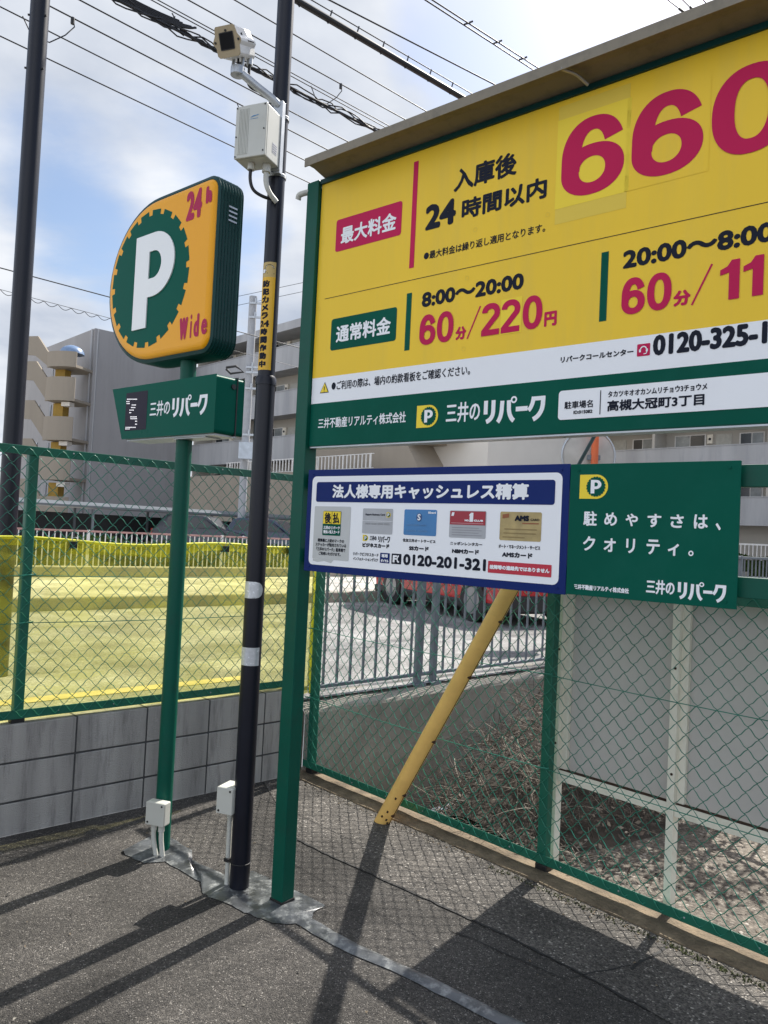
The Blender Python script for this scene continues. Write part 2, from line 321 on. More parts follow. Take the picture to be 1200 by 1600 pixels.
def glyphs(txt, res=3):
    if txt in GC: return GC[txt]
    cu = bpy.data.curves.new('lettering', 'FONT'); cu.body = txt; cu.size = 1; cu.resolution_u = res
    ob = bpy.data.objects.new('lettering', cu); COL.objects.link(ob)
    me = bpy.data.meshes.new_from_object(ob.evaluated_get(bpy.context.evaluated_depsgraph_get()))
    vs = [(v.co.x, v.co.y) for v in me.vertices]; fs = [tuple(p.vertices) for p in me.polygons]
    bpy.data.objects.remove(ob); bpy.data.curves.remove(cu); bpy.data.meshes.remove(me)
    GC[txt] = (vs, fs); return GC[txt]
def text(mb, fr, txt, bl, tr, b, bold=0.0, mi=0, dirs=8):
    vs, fs = glyphs(txt)
    if not vs: return
    x0 = min(v[0] for v in vs); x1 = max(v[0] for v in vs); y0 = min(v[1] for v in vs); y1 = max(v[1] for v in vs)
    a0, z0, a1, z1 = bl[0] + bold, bl[1] + bold, tr[0] - bold, tr[1] - bold
    sx = (a1 - a0) / max(x1 - x0, 1e-6); sz = (z1 - z0) / max(y1 - y0, 1e-6)
    base = [(a0 + (x - x0) * sx, z0 + (y - y0) * sz) for x, y in vs]
    offs = [(0, 0)] + ([(bold * math.cos(2 * math.pi * k / dirs), bold * math.sin(2 * math.pi * k / dirs)) for k in range(dirs)] if bold else [])
    for j, (dx, dz) in enumerate(offs):
        mb.add([fr(a + dx, b - j * 3e-5, z + dz) for a, z in base], fs, mi)
def Tpx(mb, sp, txt, bl, tr, b, bold=0.0, mi=0, hz=None):  # bl / tr: corners of the writing on the board; hz: height of its characters
    p, q = sp(*bl), sp(*tr)
    if hz:
        cx, cy = (bl[0] + tr[0]) / 2, (bl[1] + tr[1]) / 2; h = sp(cx, cy - hz / 2)[1] - sp(cx, cy + hz / 2)[1]; c = sp(cx, cy)[1]; p = (p[0], c - h / 2); q = (q[0], c + h / 2)
    text(mb, FS, txt, p, q, b, bold, mi)
def quad(mb, sp, pts, b, mi=0, r=0.0):
    q = [sp(*p) for p in pts]; a0 = sum(p[0] for p in (q[0], q[3])) / 2; a1 = sum(p[0] for p in (q[1], q[2])) / 2; z1 = (q[0][1] + q[1][1]) / 2; z0 = (q[2][1] + q[3][1]) / 2
    mb.flat(FS, rrect(a0, z0, a1, z1, r) if r else [(a0, z0), (a1, z0), (a1, z1), (a0, z1)], b, mi); return a0, z0, a1, z1
def gear(mb, fr, c, rx, rz, b, mi, n=20):
    out = []
    for k in range(n):
        for f, q in ((0, .925), (.27, .925), (.29, 1), (.98, 1)):
            t = 2 * math.pi * (k + f) / n; out.append((c[0] + rx * q * math.cos(t), c[1] + rz * q * math.sin(t)))
    mb.fan(fr, c, out, b, mi)
def letter_p(mb, fr, a0, z0, a1, z1, b, mi):
    w, h = a1 - a0, z1 - z0; s = .36 * w
    mb.flat(fr, [(a0, z0), (a0 + s, z0), (a0 + s, z1), (a0, z1)], b, mi)
    cx, cz = a0 + .48 * w, z0 + .66 * h
    o = [(a0 + s, z1)] + ell(cx, cz, .52 * w, .34 * h, 90, -90, 20) + [(a0 + s, cz - .34 * h)]
    i = [(a0 + s, cz + .145 * h)] + ell(cx, cz, .20 * w, .145 * h, 90, -90, 20) + [(a0 + s, cz - .145 * h)]
    mb.strip(fr, o, i, b, mi)
def digit(mb, fr, ch, a0, z0, a1, z1, b, mi, k=.29, kz=.165):
    w, h = a1 - a0, z1 - z0; cx, cz = (a0 + a1) / 2, (z0 + z1) / 2; ri = .5 - k
    if ch == '0':
        mb.strip(fr, ell(cx, cz, w / 2, h / 2, n=56, e=2.25), ell(cx, cz, w * ri, h * (.5 - kz), n=56, e=2.35), b, mi, True)
    if ch == '6':
        c2 = z0 + .325 * h
        mb.strip(fr, ell(cx, c2, w / 2, .325 * h, n=48, e=2.15), ell(cx, c2 - .005 * h, w * ri, (.325 - kz + .005) * h, n=48, e=2.1), b, mi, True)
        o = [(a0, c2)] + ell(cx, cz, w / 2, h / 2, 178, 22, 30, 2.2); i = [(a0 + (k + .01) * w, c2)] + ell(cx + .01 * w, cz, w * (ri - .015), h * (.5 - kz - .01), 178, 25, 30, 2.2)
        mb.strip(fr, o, i, b - 3e-5, mi)
    if ch == '2':
        cy = z1 - .30 * h; t = k * w; tz = kz * h
        o = ell(cx, cy, w / 2, .30 * h, 176, -28, 26, 2.15); i = ell(cx, cy, w / 2 - t, .30 * h - tz, 176, -28, 26, 2.1)
        mb.strip(fr, o, i, b, mi)
        mb.flat(fr, [o[-1], i[-1], (a0, z0 + tz * .95), (a0, z0 + tz * .2), (a0 + t * 1.25, z0 + tz * .9)], b - 2e-5, mi)
        mb.flat(fr, [(a0, z0), (a1 - .01 * w, z0), (a1 - .01 * w, z0 + tz), (a0, z0 + tz)], b - 4e-5, mi)
    if ch == '1':
        mb.flat(fr, [(a0 + w * .46, z0), (a1, z0), (a1, z1), (a0 + w * .58, z1), (a0 + w * .36, z1 - .15 * h), (a0, z1 - .22 * h), (a0, z1 - .36 * h), (a0 + w * .46, z1 - .31 * h)], b, mi)
def repark(mb, fr, a0, z0, a1, z1, b, mi):            # the heavy rounded katakana of the operator's wordmark
    W, H = (a1 - a0) / 3.95, z1 - z0
    P = lambda pts: [(a0 + x * W, z0 + y * H) for x, y in pts]
    t = .26 * W
    def q(p0, p1, p2, n=8): return [((1 - u) ** 2 * p0[0] + 2 * u * (1 - u) * p1[0] + u * u * p2[0], (1 - u) ** 2 * p0[1] + 2 * u * (1 - u) * p1[1] + u * u * p2[1]) for u in [k / n for k in range(n + 1)]]
    mb.ribbon(fr, P([(.16, .98), (.16, .40)]), t, b, mi)
    mb.ribbon(fr, P([(.66, .98), (.66, .55)] + q((.66, .5), (.64, .18), (.22, .08))), t, b - 2e-5, mi)
    mb.ribbon(fr, P([(1.24, .92), (1.22, .6)] + q((1.22, .55), (1.18, .2), (.98, .04))), t, b, mi)
    mb.ribbon(fr, P([(1.66, .92), (1.68, .6)] + q((1.68, .55), (1.74, .2), (2.02, .06))), t, b, mi)
    mb.strip(fr, [(a0 + (1.98 + .20 * math.cos(k)) * W, z0 + .93 * H + .20 * W * math.sin(k)) for k in [2 * math.pi * j / 20 for j in range(20)]],
             [(a0 + (1.98 + .10 * math.cos(k)) * W, z0 + .93 * H + .10 * W * math.sin(k)) for k in [2 * math.pi * j / 20 for j in range(20)]], b, mi, True)
    mb.ribbon(fr, P([(2.12, .53), (2.86, .53)]), t, b - 2e-5, mi)
    mb.ribbon(fr, P([(3.22, .98)] + q((3.18, .8), (3.1, .55), (2.92, .44))), t * .95, b, mi)
    mb.ribbon(fr, P([(3.20, .90), (3.92, .90)]), .17 * H, b - 3e-5, mi)
    mb.ribbon(fr, P([(3.80, .96), (3.79, .7)] + q((3.79, .66), (3.74, .22), (3.22, .06))), t, b - 5e-5, mi)
def logo(mb, fr, a0, z0, a1, z1, b, my, mg, mw):
    h = z1 - z0; r = h / 2; cz = (z0 + z1) / 2; cx = a1 - r
    mb.flat(fr, [(a0, z0), (cx, z0)] + ell(cx, cz, r, r, -88, 88, 20) + [(cx, z1), (a0, z1)], b, my)
    gear(mb, fr, (cx - .02 * h, cz), r * .84, r * .84, b - .0006, mg)
    letter_p(mb, fr, cx - .24 * h, cz - .28 * h, cx + .22 * h, cz + .28 * h, b - .0012, mw)
# ================================================================== THE SETTING
def sheet(name, pts, m, kind='structure'):
    mb = MB(); mb.add(pts, [tuple(range(len(pts)))]); return struct(mb.build(name, m, recalc=False), kind)
sheet('ground', [ST(0, 0), ST(0, -60), ST(60, -60), ST(60, 0)], A_lot)
RZ = .45
sheet('road', [ST(-.13, -300, RZ), ST(-5.85, -300, RZ), ST(-5.85, 400, RZ), ST(-.13, 400, RZ)], A_road)
sheet('terrain', [ST(-5.6, -600, .40), ST(-900, -600, .40), ST(-900, 900, .40), ST(-5.6, 900, .40)], A_walk)
sheet('yellow_road_line', [ST(-.78, -60, RZ + .004), ST(-.92, -60, RZ + .004), ST(-1.05, .2, RZ + .004), ST(-.91, .2, RZ + .004)], M_yline)
mb = MB(); mb.plan([ST(-5.85, -60), ST(-6.05, -60), ST(-6.05, 80), ST(-5.85, 80)], .3, RZ + .17); struct(mb.build('street_kerb', M_conc, bevel=.02))
mb = MB(); mb.plan([ST(-6.05, -60), ST(-9.6, -60), ST(-9.6, 80), ST(-6.05, 80)], .3, RZ + .155); struct(mb.build('pavement', A_walk))
mb = MB(); mb.plan([ST(-9.6, -60), ST(-9.85, -60), ST(-9.85, 80), ST(-9.6, 80)], .3, RZ + .34); struct(mb.build('planting_kerb', M_conc, bevel=.02))
# ground behind the right-hand fence: pale gravel falling into a dark ditch along the retaining wall
def ground_h(s, t):
    h = 0.0
    d = max(0, 1 - max(0, s - .25) / 1.0); h -= .62 * d * d * (3 - 2 * d) * min(1, max(0, (t - .06) / .22))
    h += .015 * math.sin(3.1 * s + 1.3 * t) * min(1, t / .4) + .01 * math.sin(7.7 * t - 2 * s) * min(1, t / .4)
    return h - .004
mb = MB(); ns, nt_ = 90, 70
ss = [-.05 + 12 * (i / ns) ** 1.6 for i in range(ns + 1)] + [30, 90]; tt = [.0 + 10 * (j / nt_) ** 1.6 for j in range(nt_ + 1)] + [25, 90]
vs = [ST(s_, t_, ground_h(s_, t_)) for s_ in ss for t_ in tt]; w = len(tt)
mb.add(vs, [(i * w + j, i * w + j + 1, (i + 1) * w + j + 1, (i + 1) * w + j) for i in range(len(ss) - 1) for j in range(w - 1)], 0, True)
struct(mb.build('gravel_ground', A_grav, recalc=False))
# low concrete kerb the right-hand fence stands in
mb = MB(); n = 90; prof = [(-.085, -.02), (-.08, .010), (-.03, .022), (.05, .020), (.12, .012), (.13, -.03)]
vs = []
for i in range(n + 1):
    a = -.05 + 9.0 * i / n; j = random.uniform(-.006, .006)
    vs += [FR(a, b + (j if k < 2 else 0), z + random.uniform(-.003, .003)) for k, (b, z) in enumerate(prof)]
k = len(prof); mb.add(vs, [(i * k + q, i * k + q + 1, (i + 1) * k + q + 1, (i + 1) * k + q) for i in range(n) for q in range(k - 1)], 0, False)
struct(mb.build('kerb', M_kerb, recalc=False))
# smoothed mortar strip linking the three posts, and the bitumen seam
def gp(px, py, z): q = gz(px, py); return Vector((q.x, q.y, z))
edge_up = [(190, 1331), (243, 1304), (268, 1311), (300, 1330), (286, 1338), (310, 1350), (345, 1365), (357, 1372), (395, 1362), (440, 1382), (508, 1416), (490, 1427), (488, 1437), (560, 1478), (680, 1532), (760, 1572), (860, 1622)]
edge_dn = [(196, 1337), (225, 1350), (258, 1347), (300, 1372), (322, 1385), (316, 1396), (330, 1404), (358, 1414), (378, 1425), (395, 1432), (425, 1443), (448, 1446), (462, 1444), (520, 1478), (640, 1532), (720, 1572), (815, 1622)]
mb = MB(); a_ = [gp(*p, .005) for p in edge_up]; d_ = [gp(*p, .004) for p in edge_dn]
def dens(c, kk=4):
    o = []
    for i in range(len(c) - 1):
        for q in range(kk):
            p = c[i].lerp(c[i + 1], q / kk); o.append(p + Vector((random.uniform(-.004, .004), random.uniform(-.004, .004), 0)) if q else p)
    return o + [c[-1]]
a_, d_ = dens(a_), dens(d_); n = len(a_)
mid = [a_[i].lerp(d_[i], .5) + Vector((0, 0, .009)) for i in range(n)]
mb.add(a_ + mid + d_, [(i, i + 1, n + i + 1, n + i) for i in range(n - 1)] + [(n + i, n + i + 1, 2 * n + i + 1, 2 * n + i) for i in range(n - 1)], 0, True)
struct(mb.build('mortar_strip', M_mort, recalc=False))
mb = MB()
for line, wd in (([(465, 1313), (520, 1340), (600, 1376), (700, 1421), (790, 1462), (880, 1508), (1010, 1578)], .007), ([(985, 1515), (1000, 1505), (1030, 1490), (1045, 1470)], .008), ([(700, 1452), (880, 1531), (985, 1510)], .004)):
    c = dens([gp(*p, .0045) for p in line], 8); n = len(c)
    vs = []
    for i in range(n):
        t = (c[min(i + 1, n - 1)] - c[max(i - 1, 0)]).normalized(); q = Vector((-t.y, t.x, 0)) * wd * random.uniform(.4, 1.1); vs += [c[i] + q, c[i] - q]
    mb.add(vs, [(2 * i, 2 * i + 1, 2 * i + 3, 2 * i + 2) for i in range(n - 1)])
struct(mb.build('asphalt_seam', M_seam, recalc=False))
c = dens([gp(*p, .003) for p in [(465, 1313), (520, 1340), (600, 1376), (700, 1421), (790, 1462), (880, 1508), (1010, 1578), (1200, 1680)]], 6)
A_old = asphalt('older asphalt', (.040, .037, .034), (.135, .122, .108), (.40, .37, .33), 150)
mb = MB(); mb.add(c + [FR(4.2, -.07, .003), FR(2, -.07, .003), FR(.0, -.07, .003), ST(.02, -.3, .003)], [tuple(range(len(c) + 4))]); struct(mb.build('older_asphalt', A_old, recalc=False))
# loose grit and moss along the foot of the kerb and the walls
mb = MB()
def pebble(p, r):
    k = [p + Vector((random.uniform(-1, 1), random.uniform(-1, 1), random.uniform(0, .9))) * r for _ in range(6)]
    mb.add(k, [(0, 1, 2), (0, 2, 3), (0, 3, 4), (1, 2, 4), (2, 3, 5), (3, 4, 5), (1, 4, 5), (0, 1, 5)], random.choice((0, 0, 1, 1, 3)))
for _ in range(1500): pebble(FR(random.uniform(.2, 4.4), -.115 + random.gauss(0, .028), .004), random.uniform(.002, .007))
for _ in range(260): pebble(ST(random.uniform(.1, 4), random.uniform(-3, -.12), .002), random.uniform(.0015, .0075))
for _ in range(900): pebble(FR(random.uniform(1.5, 4.4), random.uniform(.1, .9), .002), random.uniform(.003, .010))
struct(mb.build('loose_grit', [M_conc, M_kerb, M_frame, M_seam], recalc=False), 'stuff')
mb = MB()
for _ in range(420):
    a = random.uniform(1.7, 3.6); a = a if random.random() > .35 else random.uniform(2.6, 3.3); p = FR(a, -.125 + random.gauss(0, .012), .003)
    for _k in range(5):
        d = Vector((random.uniform(-1, 1), random.uniform(-1, 1), random.uniform(.2, 1.2))) * .008; q = Vector((-d.y, d.x, 0)).normalized() * .003
        mb.add([p - q, p + q, p + d], [(0, 1, 2)])
struct(mb.build('moss', M_grn2, recalc=False), 'stuff')
# ------------------------------------------------------------------ block wall under the street fence
t = thing('block_wall', 'low grey concrete block wall under the green street fence', 'wall', FL(-2, 0, 0))
core = MB(); core.box(FL, -6, .0, .006, .114, -.1, .5565); core.build('mortar_core', M_joint, t)
bl = MB(); cl = .3985; z0 = .557
zs = [(-.03, .160), (.170, .359), (.369, .557)]
for ci, (za, zb) in enumerate(zs):
    x = -.30 - 15 * cl
    while x < 0:
        x1 = min(x + cl - .009, -.001)
        if x1 > x + .02: bl.box(FL, max(x, -6), x1, random.uniform(0, .002), .12, za, zb)
        x += cl
bl.build('blocks', M_block, t, bevel=.004)
# retaining wall along the street, its coping, ditch slab
t = thing('retaining_wall', 'weathered concrete retaining wall beyond the mesh, below the grey railing', 'wall', FL(2, 0, -.4))
mb = MB(); n = 60; vs = []
for i in range(n + 1):
    a = .012 + 14 * i / n
    for b, z in ((.012, -.5), (0, .0), (-.004, .39), (.004, .405), (.02, .415), (.3, .452)): vs.append(FL(a, b + random.uniform(-.003, .003), z + (random.uniform(-.008, .008) if z > .3 else 0)))
mb.add(vs, [(i * 6 + k, i * 6 + k + 1, (i + 1) * 6 + k + 1, (i + 1) * 6 + k) for i in range(n) for k in range(5)])
mb.add([FL(.012, .012, -.5), FL(.012, -.004, .39), FL(.012, .02, .415), FL(.012, .3, .452), FL(.012, .3, -.5)], [(0, 1, 2, 3, 4)])
mb.build('wall_face', M_conc, t, recalc=False)
mb = MB(); mb.prism(lambda a, b, z: ST(b, a, z), [(.26, -.46), (1.15, -.56), (1.15, -.42), (.26, -.32)], .22, .50); tag(mb.build('drain_cover', M_conc, bevel=.01), 'grey concrete slab lying in the ditch behind the mesh', 'drain slab')
# ------------------------------------------------------------------ fences
def chain(mb, fr, a0, a1, z0, z1, b, w=.0415, r=.00205):
    k = 0; a = a0; nz = int((z1 - z0) / w)
    while a + w <= a1 + 1e-6:
        pts = []
        for j in range(nz + 1):
            s_ = (j + k) % 2; z = z0 + (z1 - z0) * j / nz
            pts.append((a + (w + .0016 if s_ else -.0016), 0, z))
            if j < nz:
                dirn = 1 if s_ == 0 else -1
                pts.append((a + w * (.5 - dirn * .18), dirn * .0045, z + w * .26)); pts.append((a + w * (.5 + dirn * .18), dirn * .0045, z + w * .74))
        rr = random.Random(k); jz = rr.uniform(-.003, .003)
        mb.tube([fr(p[0], b + p[1] + .004 * math.sin(p[2] * 5 + p[0] * 3), p[2] + jz) for p in pts], r, 4, 0, False, True); a += w; k += 1
def angle(mb, fr, a0, a1, b, z, s=.045, th=.005, up=False):   # an L-section rail
    mb.box(fr, a0, a1, b, b + th, z - s, z); mb.box(fr, a0, a1, b + th, b + s, z - th if not up else z - s, z if not up else z - s + th)
def fence(fr, label, loc, a0, a1, zb, zt, posts, foot, mid, nb):
    t = thing('chain_link_fence', label, 'fence', loc)
    for zz, nm in ((zt, 'top_rail'), (zb, 'bottom_rail')):
        m_ = MB(); angle(m_, fr, a0, a1, nb, zz + (0 if nm == 'top_rail' else .045), up=nm != 'top_rail')
        a = a0 + .2
        while a < a1: m_.box(fr, a - .004, a + .004, nb - .004, nb, zz - .02 if nm == 'top_rail' else zz + .018, zz - .012 if nm == 'top_rail' else zz + .026, 1); a += .3
        m_.build(nm, [M_fence, M_gry], t, bevel=.002)
    for p in posts:
        m_ = MB(); m_.box(fr, p - .025, p + .025, nb + .007, nb + .055, foot + .05, zt - .006); m_.box(fr, p - .034, p + .034, nb + .009, nb + .06, foot - .02, foot + .05, 1); m_.build('post', [M_fence, M_blk], t, bevel=.006)
    m_ = MB(); chain(m_, fr, a0 + .01, a1, zb + .01, zt - .01, nb - .006); m_.build('chain_link_mesh', M_wire, t, recalc=False)
    for zz in mid:
        m_ = MB(); pts = []
        L_ = posts + [a1]
        for i in range(int((a1 - a0) / .1) + 1):
            a = a0 + i * .1; m_pts = -.012 * math.sin(math.pi * ((a - posts[0]) / (1.8) % 1)); pts.append(fr(a, nb - .013, zz + m_pts))
        m_.tube(pts, .0022, 5)
        for p in posts: m_.tube([fr(p - .035, nb - .016, zz), fr(p - .03, nb - .022, zz), fr(p + .03, nb - .022, zz + .006), fr(p + .036, nb - .01, zz + .006)], .004, 6)
        m_.build('tension_wire', M_wire, t, recalc=False)
    return t
fence(FL, 'green chain link fence on the block wall beside the street, backed by yellow sheeting', FL(-2, .05, .557), -4.2, -.03, .58, 1.97, [-3.57, -1.795, -.10], .557, [1.068, 1.31], .012)
fence(FR, 'low green chain link fence standing in the kerb behind the price board', FR(2, 0, .02), .02, 6.6, .055, 1.43, [.075, 1.90, 3.72, 5.5], .0, [.515, .965], .0)
# yellow safety sheet tied to the outside of the street fence
t = thing('safety_sheet', 'yellow see-through safety sheet tied behind the street fence', 'safety sheet', FL(-2, .1, .6))
def tarp_top(a): return 1.488 + .012 * math.cos((a + .62) * 2 * math.pi / 1.18) + (.02 * max(0, 1 + a / .3) if a > -.3 else 0)
mb = MB(); na, nz = 160, 40; vs = []
for i in range(na + 1):
    a = -4.3 + 4.42 * i / na
    for j in range(nz + 1):
        z = .50 + (tarp_top(a) - .50) * j / nz; k = j / nz
        g = max(0, 1 + a / .55)                       # gathers towards the corner
        b = .085 + .012 * math.sin(a * 5 + 3 * z) + .009 * math.sin(a * 13 - 2 * z) * (.4 + k) + .02 * g * math.sin(22 * (z + .9 * a)) + .012 * math.sin(9 * z + 2 * a) * k
        vs.append(FL(a, b, z))
w = nz + 1; mb.add(vs, [(i * w + j, (i + 1) * w + j, (i + 1) * w + j + 1, i * w + j + 1) for i in range(na) for j in range(nz)], 0, True)
# the sheet's upper edge is doubled over
vs = []
for i in range(na + 1):
    a = -4.3 + 4.42 * i / na; d_ = .055 + .012 * math.sin(a * 3.7) + .008 * math.sin(a * 11)
    for j in range(6):
        z = tarp_top(a) - d_ * (1 - j / 5); vs.append(FL(a, .069 + .012 * math.sin(a * 5 + 3 * z) - .006 * math.sin(math.pi * j / 5), z))
mb.add(vs, [(i * 6 + j, (i + 1) * 6 + j, (i + 1) * 6 + j + 1, i * 6 + j + 1) for i in range(na) for j in range(5)], 0, True)
mb.build('sheet', M_tarp, t, recalc=False)
mb = MB(); mb.tube([FL(-4.3 + 4.42 * i / na, .085 + .012 * math.sin((-4.3 + 4.42 * i / na) * 5 + 4.4), tarp_top(-4.3 + 4.42 * i / na)) for i in range(na + 1)], .009, 6)
mb.tube([FL(.118, .088 + .006 * math.sin(9 * z), z) for z in [.5 + .95 * k / 20 for k in range(21)]], .016, 6)
mb.build('hem', M_hem, t)
for px in (113, 352, 448):
    q = st_of(pl(px, 848, C0 + nL * .08, nL))[1]
    mb = MB(); mb.box(FL, q - .02, q + .02, .062, .112, 1.45, 1.487); mb.tube([FL(q - .012, .06, 1.487), FL(q - .01, .05, 1.51), FL(q + .01, .05, 1.51), FL(q + .012, .06, 1.487)], .0025, 5, 1); mb.build('clip', [M_blk, M_gry], t, bevel=.003)
# grey picket railing on the retaining wall
def railing(name, label, cat, fr, a0, a1, b, z0, z1, pitch, pr, posts, m, group=None, m2=None):
    t = thing(name, label, cat, fr((a0 + a1) / 2, b, z0), group)
    mb = MB(); mb.box(fr, a0, a1, b - .02, b + .02, z1 - .035, z1); mb.build('top_rail', m2 or m, t, bevel=.004)
    mb = MB(); mb.box(fr, a0, a1, b - .016, b + .016, z0 + .06, z0 + .085); mb.build('bottom_rail', m, t, bevel=.004)
    mb = MB(); a = a0 + pitch / 2
    while a < a1: mb.box(fr, a - pr, a + pr, b - pr, b + pr, z0 + .086, z1 - .036); a += pitch
    mb.build('pickets', m, t)
    for p in posts:
        mb = MB(); mb.box(fr, p - .024, p + .024, b - .024, b + .024, z0 - .02, z1 + .01); mb.box(fr, p - .06, p + .06, b - .045, b + .045, z0 - .02, z0 + .008)
        for q in (-.04, .04): mb.tube([fr(p + q, b - .03, z0 + .006), fr(p + q, b - .03, z0 + .03)], .006, 6)
        mb.build('post', m, t, bevel=.003)
    return t
railing('street_railing', 'grey steel picket railing along the top of the retaining wall', 'railing', FL, -.02, 13, .17, .445, 1.55, .1235, .0075, [1.235, 1.41, 3.2, 5.2, 7.2, 9.2], M_pick)
fr2 = frame(ST(0, 1.95), uR, uL)
railing('yard_railing', 'steel picket railing behind the white framed boards, throwing its ladder shadow on gravel', 'railing', fr2, 1.3, 7.5, 0, 0, 1.02, .115, .008, [1.32, 3.2, 5.2, 7.2], M_pick)
# white framed boards seen from behind, just beyond the right-hand fence
t = thing('framed_board', 'off-white steel frame holding grey panels, seen from behind through the mesh', 'sign board', FR(2.5, .12, 0))
for p, wd in ((1.915, .03), (2.512, .032), (3.14, .032), (3.75, .032), (4.4, .03)):
    mb = MB(); mb.box(FR, p - wd, p + .002, .09, .14, -.05, 1.50)
    for zz in (.62, 1.08): mb.tube([FR(p - .012, .09, zz), FR(p - .012, .087, zz)], .006, 8, 1)
    mb.build('frame_post', [M_frame, M_rust], t, bevel=.003)
for z0, z1, nm in ((.440, .492, 'bottom_rail'), (1.42, 1.47, 'top_rail')):
    for a0, a1 in ((1.918, 2.479), (2.515, 3.107), (3.143, 3.717), (3.753, 4.369)):
        mb = MB(); mb.box(FR, a0, a1, .095, .137, z0, z1); mb.box(FR, a0, a1, .100, .130, z1, z1 + .003, 1); mb.build(nm, [M_frame, M_rust], t, bevel=.003)
for a0, a1 in ((1.99, 2.48), (2.585, 3.107), (3.21, 3.717), (3.82, 4.369)):
    mb = MB(); mb.box(FR, a0 - .05, a1 + .055, .142, .148, .485, 1.46); mb.build('panel', M_board, t)
    mb = MB(); mb.box(FR, a0 - .075, a0 - .038, .118, .1415, .494, 1.419); mb.build('stile', M_frame, t, bevel=.002)
# dry vines in the ditch
mb = MB(); rng = random.Random(4)
def mound(s, t_): return .78 * math.exp(-((s - .95) / .62) ** 2 - ((t_ - 1.55) / .85) ** 2) + .30 * math.exp(-((s - 1.35) / .45) ** 2 - ((t_ - .75) / .4) ** 2)
for i in range(3200):
    while True:
        s_ = rng.uniform(.15, 2.3); t_ = rng.uniform(.28, 3.0)
        if mound(s_, t_) > .06 + .08 * rng.random(): break
    h = ground_h(s_, t_) + mound(s_, t_) * rng.uniform(.3, 1.08) ; p = ST(s_, t_, h + .01)
    d = Vector((rng.gauss(0, 1), rng.gauss(0, 1), rng.gauss(.15, .5))).normalized(); pts = [p]; l = rng.uniform(.03, .085)
    curl = Vector((rng.gauss(0, 1), rng.gauss(0, 1), rng.gauss(-.3, .7))) * .45
    for k in range(5):
        d = (d + curl * rng.uniform(.2, 1)).normalized(); p = p + d * l
        s2, t2 = st_of(p); p.z = max(p.z, ground_h(s2, t2) + .005); pts.append(p.copy())
    mb.tube(pts, [rng.uniform(.0014, .0034) * q for q in (1, .95, .85, .7, .55, .3)], 3, 1 if rng.random() < .2 else 0, False, True)
for i in range(1500):                                  # dead leaves caught among the stems
    s_ = rng.uniform(.3, 2.3); t_ = rng.uniform(.2, 2.6); c = ST(s_, t_, ground_h(s_, t_) + max(0, mound(s_, t_) * rng.uniform(.3, .95)) + .008)
    d1 = Vector((rng.gauss(0, 1), rng.gauss(0, 1), rng.gauss(0, .5))).normalized() * rng.uniform(.008, .022); d2 = d1.orthogonal().normalized() * d1.length * .55
    mb.add([c - d1, c + d2, c + d1 + ZUP * .004, c - d2], [(0, 1, 2, 3)], rng.choice((0, 0, 1)))
for i in range(40):                                    # thicker canes that carry the tangle
    s_ = rng.uniform(.6, 1.4); t_ = rng.uniform(.6, 2.2); p = ST(s_, t_, ground_h(s_, t_) - .02); d = Vector((rng.gauss(0, .5), rng.gauss(0, .5), 1)).normalized(); pts = [p]
    for k in range(7): d = (d + Vector((rng.gauss(0, .22), rng.gauss(0, .22), -.16))).normalized(); p = p + d * rng.uniform(.07, .13); pts.append(p.copy())
    mb.tube(cur(pts, 3), .0045, 5, rng.choice((0, 0, 1)), False, True)
for i in range(160):                                   # bleached stalks spilling towards the fence
    s_ = rng.uniform(.75, 2.0); t_ = rng.uniform(.18, .5); p = ST(s_, t_, ground_h(s_, t_) + .02); d = Vector((rng.gauss(0, 1), rng.gauss(0, 1), rng.uniform(.1, .7))).normalized(); pts = [p]
    for k in range(5): d = (d + Vector((rng.gauss(0, .3), rng.gauss(0, .3), -.22))).normalized(); p = p + d * rng.uniform(.02, .05); s2, t2 = st_of(p); p.z = max(p.z, ground_h(s2, t2) + .004); pts.append(p.copy())
    mb.tube(pts, [.003, .0028, .0024, .002, .0015, .0008], 3, 1, False, True)
struct(mb.build('dry_vines', [M_brush, M_brush2], recalc=False), 'stuff')['label'] = 'tangle of dry brown vines heaped in the ditch'
mb = MB(); vs = []; n1, n2 = 26, 26
for i in range(n1 + 1):
    for j in range(n2 + 1):
        s_ = .1 + 2.1 * i / n1; t_ = .25 + 2.7 * j / n2; vs.append(ST(s_, t_, ground_h(s_, t_) + max(0, mound(s_, t_) * .62 - .03) + .004 * rng.random() - .01))
mb.add(vs, [(i * (n2 + 1) + j, i * (n2 + 1) + j + 1, (i + 1) * (n2 + 1) + j + 1, (i + 1) * (n2 + 1) + j) for i in range(n1) for j in range(n2)], 0, True)
struct(mb.build('soil_bank', M_soil, recalc=False))
# ================================================================== THE PRICE BOARD
t = thing('price_board', 'large yellow parking price board with tan hood on green posts', 'sign', O)
for a0 in (-.07, 2.78):
    mb = MB(); mb.box(FS, a0, a0 + .07, 0, .07, -.05, 3.14); mb.build('post', M_post, t, bevel=.003)
for a0 in (-.07, 2.78): mb = MB(); mb.box(FS, a0 - .004, a0 + .074, -.004, .074, .0, .022); mb.build('base_grime', M_seam, t, bevel=.003)
Btop, Bbot, Aend = 3.135, 1.968, 2.776
mb = MB(); mb.box(FS, .0015, Aend, .02, .075, Bbot, Btop); mb.build('panel_box', M_post, t, bevel=.002)
for z0, z1 in ((1.79, 1.855), (1.47, 1.53)):
    mb = MB(); mb.box(FS, .002, Aend, .035, .068, z0, z1); mb.build('cross_rail', M_post, t, bevel=.002)
mb = MB(); mb.box(FS, .01, Aend, .018, .074, Bbot - .006, Bbot - .0005); mb.build('bottom_trim', M_gry, t)
